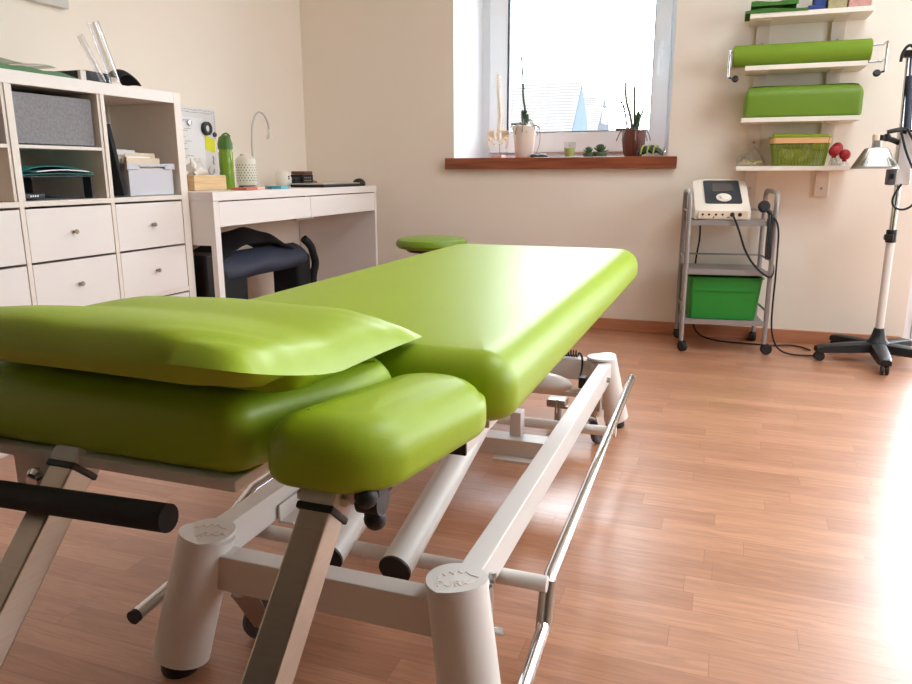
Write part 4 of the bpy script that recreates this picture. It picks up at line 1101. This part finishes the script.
# clear bag, cups and red balls
b = MB()
b.grid(lambda u, v: (2.375 + .125 * u, -.16 + .11 * v, zt + .001 + .085 * (math.sin(PI * (.04 + .92 * u)) ** .5) * (math.sin(PI * (.06 + .88 * v)) ** .6) * (.75 + .25 * math.sin(9 * u + 5 * v)) + .006 * math.sin(31 * u + 17 * v)), 26, 18, .0006)
tag(b.build('plastic_bag', 'clear', angle=20), 'crumpled clear plastic bag at left end of the lowest shelf', 'bag')
for k in range(6):
    b = MB(); x = 2.40 + .014 * k; y = -.12 + .012 * (k % 3); b.box(x, x + .03, y, y + .012, zt + .008 + .007 * (k % 3), zt + .014 + .007 * (k % 3), .001, rot=Euler((0, .15 * (k % 2), .5 * k)))
    tag(b.build('cream_clip', 'cream'), 'small cream clip inside the clear bag on the lowest shelf', 'clip', 'clips in the clear bag')
for k, (x, y, z, lb) in enumerate([(2.779, -.165, .062, 'red rubber bulb at the front of the three beside the basket'), (2.795, -.115, .078, 'red rubber bulb behind and above the other two'), (2.824, -.15, .047, 'red rubber bulb on the right, nearest to the lamp shade')]):
    r = root('suction_cup', (x, y, zt), lb, 'suction cup', 'red suction cups beside the basket')
    b = MB(); b.ball((x, y, zt + z), .0235, 20, 14); b.cyl((x, y, zt + z - .03), (x, y, zt + z - .018), .009); b.build('bulb', 'red', r)
    b = MB(); q = min(.03, z - .028)
    b.lathe([(.009, z - .026), (.012, z - .03), (.0195, max(.006, z - .05)), (.021, 0), (.019, 0), (.0175, max(.006, z - .05)), (.010, z - .03)], (x, y, zt), 22); b.build('glass_cup', 'clear', r)

# ------------------------------------------------------------------ trolley with stimulator
TX0, TX1, TY0, TY1 = 2.172, 2.538, -.345, -.075
CT = root('trolley', ((TX0 + TX1) / 2, -.2, 0), 'silver grey tubular trolley on castors below the wall shelves', 'trolley')
for x in (TX0, TX1):
    b = MB(); b.tube([(x, TY0, .05), (x, TY0, .70), (x, TY0 + .01, .722), (x, TY0 + .035, .735), (x, TY0 + .06, .735), (x, TY1 - .06, .735), (x, TY1 - .035, .735), (x, TY1 - .01, .722), (x, TY1, .70), (x, TY1, .05)], .0105, 14, 2)
    b.build('side_hoop', 'silver', CT)
    for z in (.645, .43, .20):
        b = MB(); b.cyl((x, TY0, z), (x, TY1, z), .005, n=10); b.build('side_rail', 'silver', CT)
for z in (.605, .383, .152):
    b = MB(); b.box(TX0 + .008, TX1 - .008, TY0 - .006, TY1 + .004, z - .018, z - .002, .003)
    b.box(TX0 + .008, TX1 - .008, TY0 - .008, TY0 - .003, z - .020, z + .004, .001); b.build('tray', 'silver', CT)
for z in (.645, .43, .20):
    b = MB(); b.cyl((TX0, TY1, z), (TX1, TY1, z), .0045, n=10); b.build('back_rail', 'silver', CT)
for x in (TX0, TX1):
    for y in (TY0, TY1):
        a = .5 + x * 3 + y * 5
        b = MB(); b.lathe([(.008, -.013), (.021, -.014), (.025, -.009), (.025, -.002), (.02, 0), (.025, .002), (.025, .009), (.021, .014), (.008, .013)], (x + .012 * math.cos(a), y + .012 * math.sin(a), .026), 22, rot=Euler((PI / 2, 0, a))); cs = b.build('castor', 'black', CT)
        b = MB(); b.cyl((x, y, .03), (x, y, .056), .008); b.box(x - .012, x + .012, y - .008, y + .008, .038, .05, .003); b.build('castor_stem', 'black', cs)
# stimulator
sx0, sx1 = 2.198, 2.436
r = root('stimulator', ((sx0 + sx1) / 2, -.22, .605), 'white electrotherapy unit with dark control panel on top of the trolley', 'medical device')
b = MB()
prof = [(-.338, .612), (-.338, .655), (-.325, .667), (-.115, .785), (-.1, .788), (-.075, .775), (-.065, .755), (-.065, .612)]
n_ = 9; rings = []
for k in range(n_):
    t = k / (n_ - 1); x = sx0 + (sx1 - sx0) * t; e = .010 * (abs(2 * t - 1) ** 6)
    rings.append([(x, y + (e if y < -.2 else -e), z - (e if z > .63 else 0)) for y, z in prof])
m_ = len(prof); vs = [p for q in rings for p in q]; fs = [tuple(range(m_ - 1, -1, -1)), tuple((n_ - 1) * m_ + i for i in range(m_))]
for k in range(n_ - 1):
    for i in range(m_): j = (i + 1) % m_; fs.append((k * m_ + i, k * m_ + j, (k + 1) * m_ + j, (k + 1) * m_ + i))
b.add(vs, fs); b.build('shell', 'device', r, angle=50)
sl = math.atan2(.118, .21); SM = Matrix.Translation((0, -.222, .7255)) @ Matrix.Rotation(sl, 4, 'X')
b = MB(); b.prism([(x, y, .0005) for x, y in rrect(2.243, 2.402, -.092, .108, .012, 5)], (0, 0, .003)); b.xf(SM); b.build('control_panel', 'panel', r)
b = MB(); b.box(2.283, 2.369, .008, .082, .003, .0045); b.xf(SM); b.build('screen', 'screen', r)
b = MB(); b.lathe([(0, .012), (.016, .012), (.019, .008), (.020, .006), (.033, .006), (.034, .003)], (2.325, -.045, 0), 32); b.xf(SM); b.build('dial', 'device', r)
b = MB(); b.box(2.211, 2.423, -.3402, -.338, .616, .650, .001); b.build('socket_strip', 'card', r)
for k, (x, q) in enumerate([(2.230, .0048), (2.257, .0048), (2.287, .0048), (2.315, .0048), (2.357, .0095), (2.389, .0085)]):
    b = MB(); b.cyl((x, -.3403, .634), (x, -.3425, .634), q, n=16); b.build('socket', 'black', r)
for k, x in enumerate((2.277, 2.339)):
    b = MB(); b.cyl((x, -.3403, .622), (x, -.341, .622), .0035, n=10); b.build('socket', 'panel', r)
b = MB(); b.tube([(2.357, -.3445, .634), (2.358, -.365, .63), (2.385, -.37, .57), (2.42, -.37, .47), (2.47, -.37, .40), (2.53, -.372, .355), (2.55, -.35, .37), (2.55, -.33, .42), (2.545, -.30, .40), (2.548, -.30, .30), (2.553, -.30, .22), (2.55, -.31, .30)], .0048, 8, 3)
tag(b.build('device_cord', 'cord'), 'black lead running from the unit front down to right side of trolley', 'cord')
r = root('hand_applicator', (2.50, -.33, .64), 'black round hand applicator hanging at upper right of the trolley', 'applicator')
b = MB(); b.lathe([(0, .012), (.02, .011), (.026, .004), (.026, -.008), (.02, -.014), (0, -.015)], (2.482, -.372, .672), 28, rot=Euler((PI / 2 - .2, .2, 0))); b.tube([(2.482, -.365, .672), (2.50, -.36, .655), (2.515, -.355, .64)], .010, 10); b.build('head', 'black', r)
for k in range(3):
    b = MB(); b.tube([(2.508, -.358, .648), (2.508 + .005 * k, -.362, .58), (2.506 + .010 * k, -.362, .49), (2.511 + .008 * k, -.36, .43), (2.520 + .004 * k, -.36, .47), (2.526, -.358, .57), (2.52, -.357, .64)], .0045, 8, 3); b.build('coiled_cord', 'cord', r)
b = MB(); b.tube([(2.235, -.07, .60), (2.232, -.03, .56), (2.235, -.028, .50), (2.225, -.03, .42), (2.222, -.03, .38), (2.222, -.03, .16), (2.225, -.06, .10), (2.25, -.10, .03), (2.34, -.13, .006), (2.50, -.13, .006), (2.60, -.15, .006), (2.68, -.10, .006), (2.73, -.12, .006), (2.766, -.19, .007)], .0042, 8, 3)
tag(b.build('mains_cord', 'cord'), 'black mains cord from the trolley curling over the floor to the lamp', 'cord')
b = MB(); b.tube([(2.525, -.30, .612), (2.552, -.335, .625), (2.573, -.338, .58), (2.576, -.337, .47), (2.578, -.335, .34), (2.576, -.335, .20), (2.585, -.31, .09), (2.62, -.29, .02), (2.67, -.31, .006), (2.76, -.30, .006), (2.80, -.27, .006)], .0042, 8, 3)
tag(b.build('mains_cord', 'cord'), 'second black cord dropping from the trolley right side onto the floor', 'cord')
# green bin
r = root('storage_bin', (2.355, -.2, .152), 'green plastic bin on the bottom tray of the trolley', 'bin')
b = MB()
def bring(t, q): return rrect(2.205 - .009 * t + q, 2.496 + .02 * t - q, -.318 - .008 * t + q, -.098 + .012 * t - q, .018, 5)
nn = len(bring(0, 0))
if True:
    L_ = [(bring(0, 0), .1535), (bring(.9, 0), .325), (bring(1, 0), .342), (bring(1.0, -.006), .343), (bring(1.0, -.006), .349), (bring(1.0, .004), .349), (bring(.0, .004), .158)]
    vs = []; ok = all(len(q) == nn for q, _ in L_)
    if not ok:
        def bring2(t, q):
            pts = []
            x0, x1, y0, y1 = 2.205 - .009 * t + q, 2.496 + .02 * t - q, -.318 - .008 * t + q, -.098 + .012 * t - q
            for (cx_, cy_, a0) in ((x1 - .018, y0 + .018, -PI / 2), (x1 - .018, y1 - .018, 0), (x0 + .018, y1 - .018, PI / 2), (x0 + .018, y0 + .018, PI)):
                for k in range(7): pts.append((cx_ + .018 * math.cos(a0 + PI / 2 * k / 6), cy_ + .018 * math.sin(a0 + PI / 2 * k / 6)))
            return pts
        L_ = [(bring2(0, 0), .1535), (bring2(.9, 0), .325), (bring2(1, 0), .342), (bring2(1, -.006), .343), (bring2(1, -.006), .349), (bring2(1, .004), .349), (bring2(0, .004), .158)]
        nn = len(L_[0][0])
    for q, z in L_: vs += [(x, y, z) for x, y in q]
    fs = [tuple(range(nn - 1, -1, -1)), tuple((len(L_) - 1) * nn + i for i in range(nn))]
    for k in range(len(L_) - 1):
        for i in range(nn): j = (i + 1) % nn; fs.append((k * nn + i, k * nn + j, (k + 1) * nn + j, (k + 1) * nn + i))
    b.add(vs, fs)
b.build('tub', 'bin', r)
b = MB()
b.box(2.225, 2.485, -.3285, -.326, .285, .296, .001); b.build('rib', 'bin', r)

# ------------------------------------------------------------------ heat lamp
LX, LY = 3.02, -.285
LP = root('heat_lamp', (LX, LY, 0), 'ribbed heat lamp on a white pole with black five legged castor base', 'lamp')
b = MB(); b.lathe([(0, .045), (.05, .045), (.055, .06), (.05, .085), (.034, .10), (.026, .125), (.02, .15), (0, .15)], (LX, LY, 0), 28); hub = b.build('hub', 'black', LP)
ang = [math.atan2(-.358 - LY, 2.773 - LX) + k * 2 * PI / 5 for k in range(5)]
for a in ang:
    d = Vec((math.cos(a), math.sin(a), 0)); s = Vec((-d.y, d.x, 0)); o0 = Vec((LX, LY, 0))
    b = MB(); rings = []
    for t, hw, zt_, zb_ in ((.03, .033, .088, .045), (.13, .030, .082, .042), (.235, .026, .074, .04), (.262, .022, .066, .042)):
        p = o0 + d * t; rings += [p + s * hw + Vec((0, 0, zb_)), p + s * hw * .9 + Vec((0, 0, zt_ - .006)), p + s * hw * .6 + Vec((0, 0, zt_)), p - s * hw * .6 + Vec((0, 0, zt_)), p - s * hw * .9 + Vec((0, 0, zt_ - .006)), p - s * hw + Vec((0, 0, zb_))]
    fs = [(5, 4, 3, 2, 1, 0), tuple(18 + i for i in range(6))]
    for k in range(3):
        for i in range(6): j = (i + 1) % 6; fs.append((k * 6 + i, k * 6 + j, (k + 1) * 6 + j, (k + 1) * 6 + i))
    b.add(rings, fs); lg = b.build('base_leg', 'black', LP)
    e = o0 + d * .245
    b = MB()
    for q in (-1, 1): b.cyl(e + s * q * .004 + Vec((0, 0, .021)), e + s * q * .014 + Vec((0, 0, .021)), .0205, n=20)
    b.cyl(e + Vec((0, 0, .03)), e + Vec((0, 0, .045)), .006); b.build('castor', 'black', lg)
b = MB(); b.cyl((LX, LY, .14), (LX, LY, .545), .0165, n=24); b.build('lower_pole', 'offwhite', LP)
b = MB(); b.cyl((LX, LY, .54), (LX, LY, .80), .0125, n=24); b.build('upper_pole', 'chrome', LP)
b = MB(); b.cyl((LX, LY, .525), (LX, LY, .578), .021, n=24); b.box(LX - .03, LX + .005, LY - .03, LY - .005, .535, .56, .005); b.build('height_clamp', 'black', LP)
b = MB(); b.box(LX - .020, LX + .036, LY - .04, LY + .04, .765, .985, .008); hd = b.build('arm_housing', 'offwhite', LP)
b = MB(); b.box(LX - .046, LX - .0205, LY - .045, LY + .03, .765, .83, .005); sw = b.build('switch_box', 'rubber', LP)
b = MB(); b.box(LX - .041, LX - .026, LY - .048, LY - .0455, .79, .812, .002); b.build('switch', 'black', sw)
b = MB()
for dx in (-.004, .034): b.cyl((LX + dx - .012, LY, .98), (LX + dx * .6 - .022, LY, 1.285), .006, n=14)
b.build('arm_rod', 'chrome', LP)
b = MB(); b.cyl((LX + .004, LY - .012, .98), (LX - .010, LY - .012, 1.20), .0115, n=18); b.cyl((LX - .010, LY - .012, 1.20), (LX - .015, LY - .012, 1.28), .004, n=12); b.build('gas_spring', 'navy', LP)
b = MB(); b.box(LX - .042, LX + .002, LY - .02, LY + .02, 1.272, 1.30, .006); b.tube([(LX - .05, LY - .02, 1.255), (LX - .05, LY - .03, 1.29), (LX - .028, LY - .03, 1.322), (LX - .002, LY - .03, 1.295), (LX - .002, LY - .03, 1.26)], .006, 10, 2); b.build('arm_joint', 'black', LP)
# reflector: a ribbed square dome
RX, RY, RZ = 2.912, -.36, .862
b = MB(); n = 80
def sq(t, h):    # rounded-square ring
    c_, s_ = math.cos(t), math.sin(t); k = (abs(c_) ** 5 + abs(s_) ** 5) ** (-1 / 5); return Vec((c_ * k * h, s_ * k * h, 0))
prof = [(.084, 0), (.083, .006), (.080, .008), (.076, .010), (.042, .076), (.040, .082), (.018, .086), (.016, .112), (.0, .113)]
vs = []; o0 = Vec((RX, RY, RZ - .03))
for j, (q, z) in enumerate(prof):
    for i in range(n):
        rip = (1 + (.05 if i % 2 else -.0) * (1 if 3 <= j <= 4 else 0)); vs.append(o0 + sq(2 * PI * i / n, q * rip) + Vec((0, 0, z)))
fs = []
for j in range(len(prof) - 1):
    for i in range(n): k = (i + 1) % n; fs.append((j * n + i, j * n + k, (j + 1) * n + k, (j + 1) * n + i))
b.add(vs, fs); bmesh.ops.remove_doubles(b.bm, verts=b.bm.verts[:], dist=1e-6)
rf = b.build('reflector', 'refl', LP)
b = MB()
for k in range(22):
    x = RX - .066 + k * .0063; hh = min(.05, 1.35 * (.078 - abs(x - RX)) + .004)
    q0 = .0765; sl_ = .034 / .066
    z0_, z1_ = RZ - .017, RZ - .017 + min(hh, .03)
    b.prism([(x - .0007, RY - q0 + sl_ * .003 - .0015, z0_), (x + .0007, RY - q0 + sl_ * .003 - .0015, z0_), (RX + (x - RX) * .78 + .0007, RY - q0 + sl_ * (z1_ - z0_ + .003) - .0015, z1_), (RX + (x - RX) * .78 - .0007, RY - q0 + sl_ * (z1_ - z0_ + .003) - .0015, z1_)], (0, .002, 0))
for k in range(9):      # dark zigzag vent slots on the front face
    x = RX - .036 + k * .009; z = RZ + .024
    yq = RY - (.058 - .034 * (.024 + .03 - .01) / .066) - .006
    b.box(x - .0012, x + .0012, yq - .0015, yq + .001, z - .008, z + .008, 0, rot=Euler((-.45, .45 if k % 2 else -.45, 0)))
b.build('vent_slot', 'hole', rf)
b = MB(); b.lathe([(0, 0), (.014, 0), (.014, .022), (.010, .026), (0, .026)], (RX - .006, RY, RZ + .083), 20); b.build('socket_cap', 'card', rf)
b = MB(); b.cyl((RX, RY, RZ - .027), (RX, RY, RZ - .022), .07, n=32); b.build('front_glass', 'device', rf)
b = MB(); b.tube([(RX + .01, RY, RZ + .095), (RX + .05, RY + .03, RZ + .09), (LX - .005, LY, RZ + .07)], .011, 12, 1); b.ball((RX + .035, RY + .015, RZ + .095), .016, 14, 10); b.build('swivel_arm', 'black', LP)
b = MB(); b.tube([(RX + .03, RY - .01, RZ + .115), (RX + .06, RY - .01, RZ + .122), (RX + .085, RY, RZ + .126)], .009, 10, 1); b.cyl((LX - .02, LY - .03, RZ + .12), (LX + .0, LY - .03, RZ + .12), .015); b.build('lock_knob', 'black', LP)
for k, pts in enumerate([
    [(LX - .012, LY - .045, .985), (LX + .04, LY - .06, .98), (LX + .07, LY - .055, .92), (LX + .078, LY - .05, .84), (LX + .06, LY - .045, .78)],
    [(LX - .02, LY - .05, .975), (LX + .0, LY - .07, .90), (LX + .03, LY - .07, .84), (LX + .06, LY - .06, .78), (LX + .075, LY - .06, .72)],
    [(LX + .0, LY - .05, .99), (LX + .03, LY - .065, .93), (LX + .062, LY - .06, .89), (LX + .07, LY - .055, .80), (LX + .066, LY - .05, .74)],
    [(LX + .004, LY - .05, .77), (LX - .02, LY - .04, .72), (LX - .018, LY - .035, .68), (LX + .02, LY - .03, .66), (LX + .06, LY - .03, .68), (LX + .07, LY - .035, .73)]]):
    b = MB(); b.tube(pts, .0048, 8, 3); b.build('lamp_cord', 'cord', LP)

# the trolley and its load stand a little turned to the wall
def turn(objs, c, ang):
    Rm = Matrix.Rotation(ang, 4, 'Z'); c = Vec(c)
    for o in objs:
        p = Rm @ (Vec(o.location) - c) + c; o.location = (p.x, p.y, o.location.z); o.rotation_euler = (0, 0, ang)
turn([o for o in COL.objects if o.parent is None and o.name in ('trolley', 'stimulator', 'device_cord', 'hand_applicator', 'storage_bin')], (2.356, -.205, 0), .14)
SKY, SKYB, EXPO = 6.0, 0.75, 1.05

# ------------------------------------------------------------------ light
wd = bpy.data.worlds.new('world'); SC.world = wd; wd.use_nodes = True
nt = wd.node_tree; nt.nodes.clear()
o = nt.nodes.new('ShaderNodeOutputWorld'); bg = nt.nodes.new('ShaderNodeBackground')
tc = nt.nodes.new('ShaderNodeTexCoord'); sx = nt.nodes.new('ShaderNodeSeparateXYZ'); rp = nt.nodes.new('ShaderNodeValToRGB')
nt.links.new(tc.outputs['Generated'], sx.inputs[0]); nt.links.new(sx.outputs['Z'], rp.inputs[0])
rp.color_ramp.elements[0].position = 0.0; rp.color_ramp.elements[0].color = (0.86, 0.93, 1.0, 1)
rp.color_ramp.elements[1].position = 0.8; rp.color_ramp.elements[1].color = (0.88, 0.94, 1.0, 1)
nt.links.new(rp.outputs[0], bg.inputs[0])
# hazy overcast sky, brightest low over the houses behind the back wall
mr = nt.nodes.new('ShaderNodeMapRange'); mr.inputs['From Min'].default_value = -0.4; mr.inputs['From Max'].default_value = 0.9
mr.inputs['To Min'].default_value = SKY * SKYB; mr.inputs['To Max'].default_value = SKY * 1.3
nt.links.new(sx.outputs['Y'], mr.inputs['Value']); nt.links.new(mr.outputs[0], bg.inputs[1])
nt.links.new(bg.outputs[0], o.inputs[0])
def portal(name, loc, rot, sx_, sy_):
    l = bpy.data.lights.new(name, 'AREA'); l.shape = 'RECTANGLE'; l.size = sx_; l.size_y = sy_
    l.cycles.is_portal = True
    ob = bpy.data.objects.new(name, l); COL.objects.link(ob); ob.location = loc; ob.rotation_euler = rot
portal('window_daylight', (1.49, 0.615, 1.48), (-PI / 2, 0, 0), 1.13, 1.2)
portal('door_daylight', ((DX0 + DX1) / 2, 0.20, 1.06), (-PI / 2, 0, 0), DX1 - DX0, DZ1)
portal('skylight_daylight', ((SKX0 + SKX1) / 2, (SKY0 + SKY1) / 2, ZC + .21), (0, 0, 0), SKX1 - SKX0, SKY1 - SKY0)
portal('added_window_daylight', (XR + .2, (QY0 + QY1) / 2, (QZ0 + QZ1) / 2), (0, PI / 2, 0), QZ1 - QZ0, QY1 - QY0)  # sky portal of the added right-hand window
SC.view_settings.view_transform = 'Standard'; SC.view_settings.look = 'None'; SC.view_settings.gamma = 1
SC.view_settings.use_curve_mapping = False; SC.view_settings.exposure = EXPO
cy = SC.cycles
cy.use_denoising = True; cy.max_bounces = 14; cy.diffuse_bounces = 8; cy.glossy_bounces = 6; cy.transparent_max_bounces = 12
cy.sample_clamp_indirect = 8.0; cy.caustics_reflective = False; cy.caustics_refractive = False
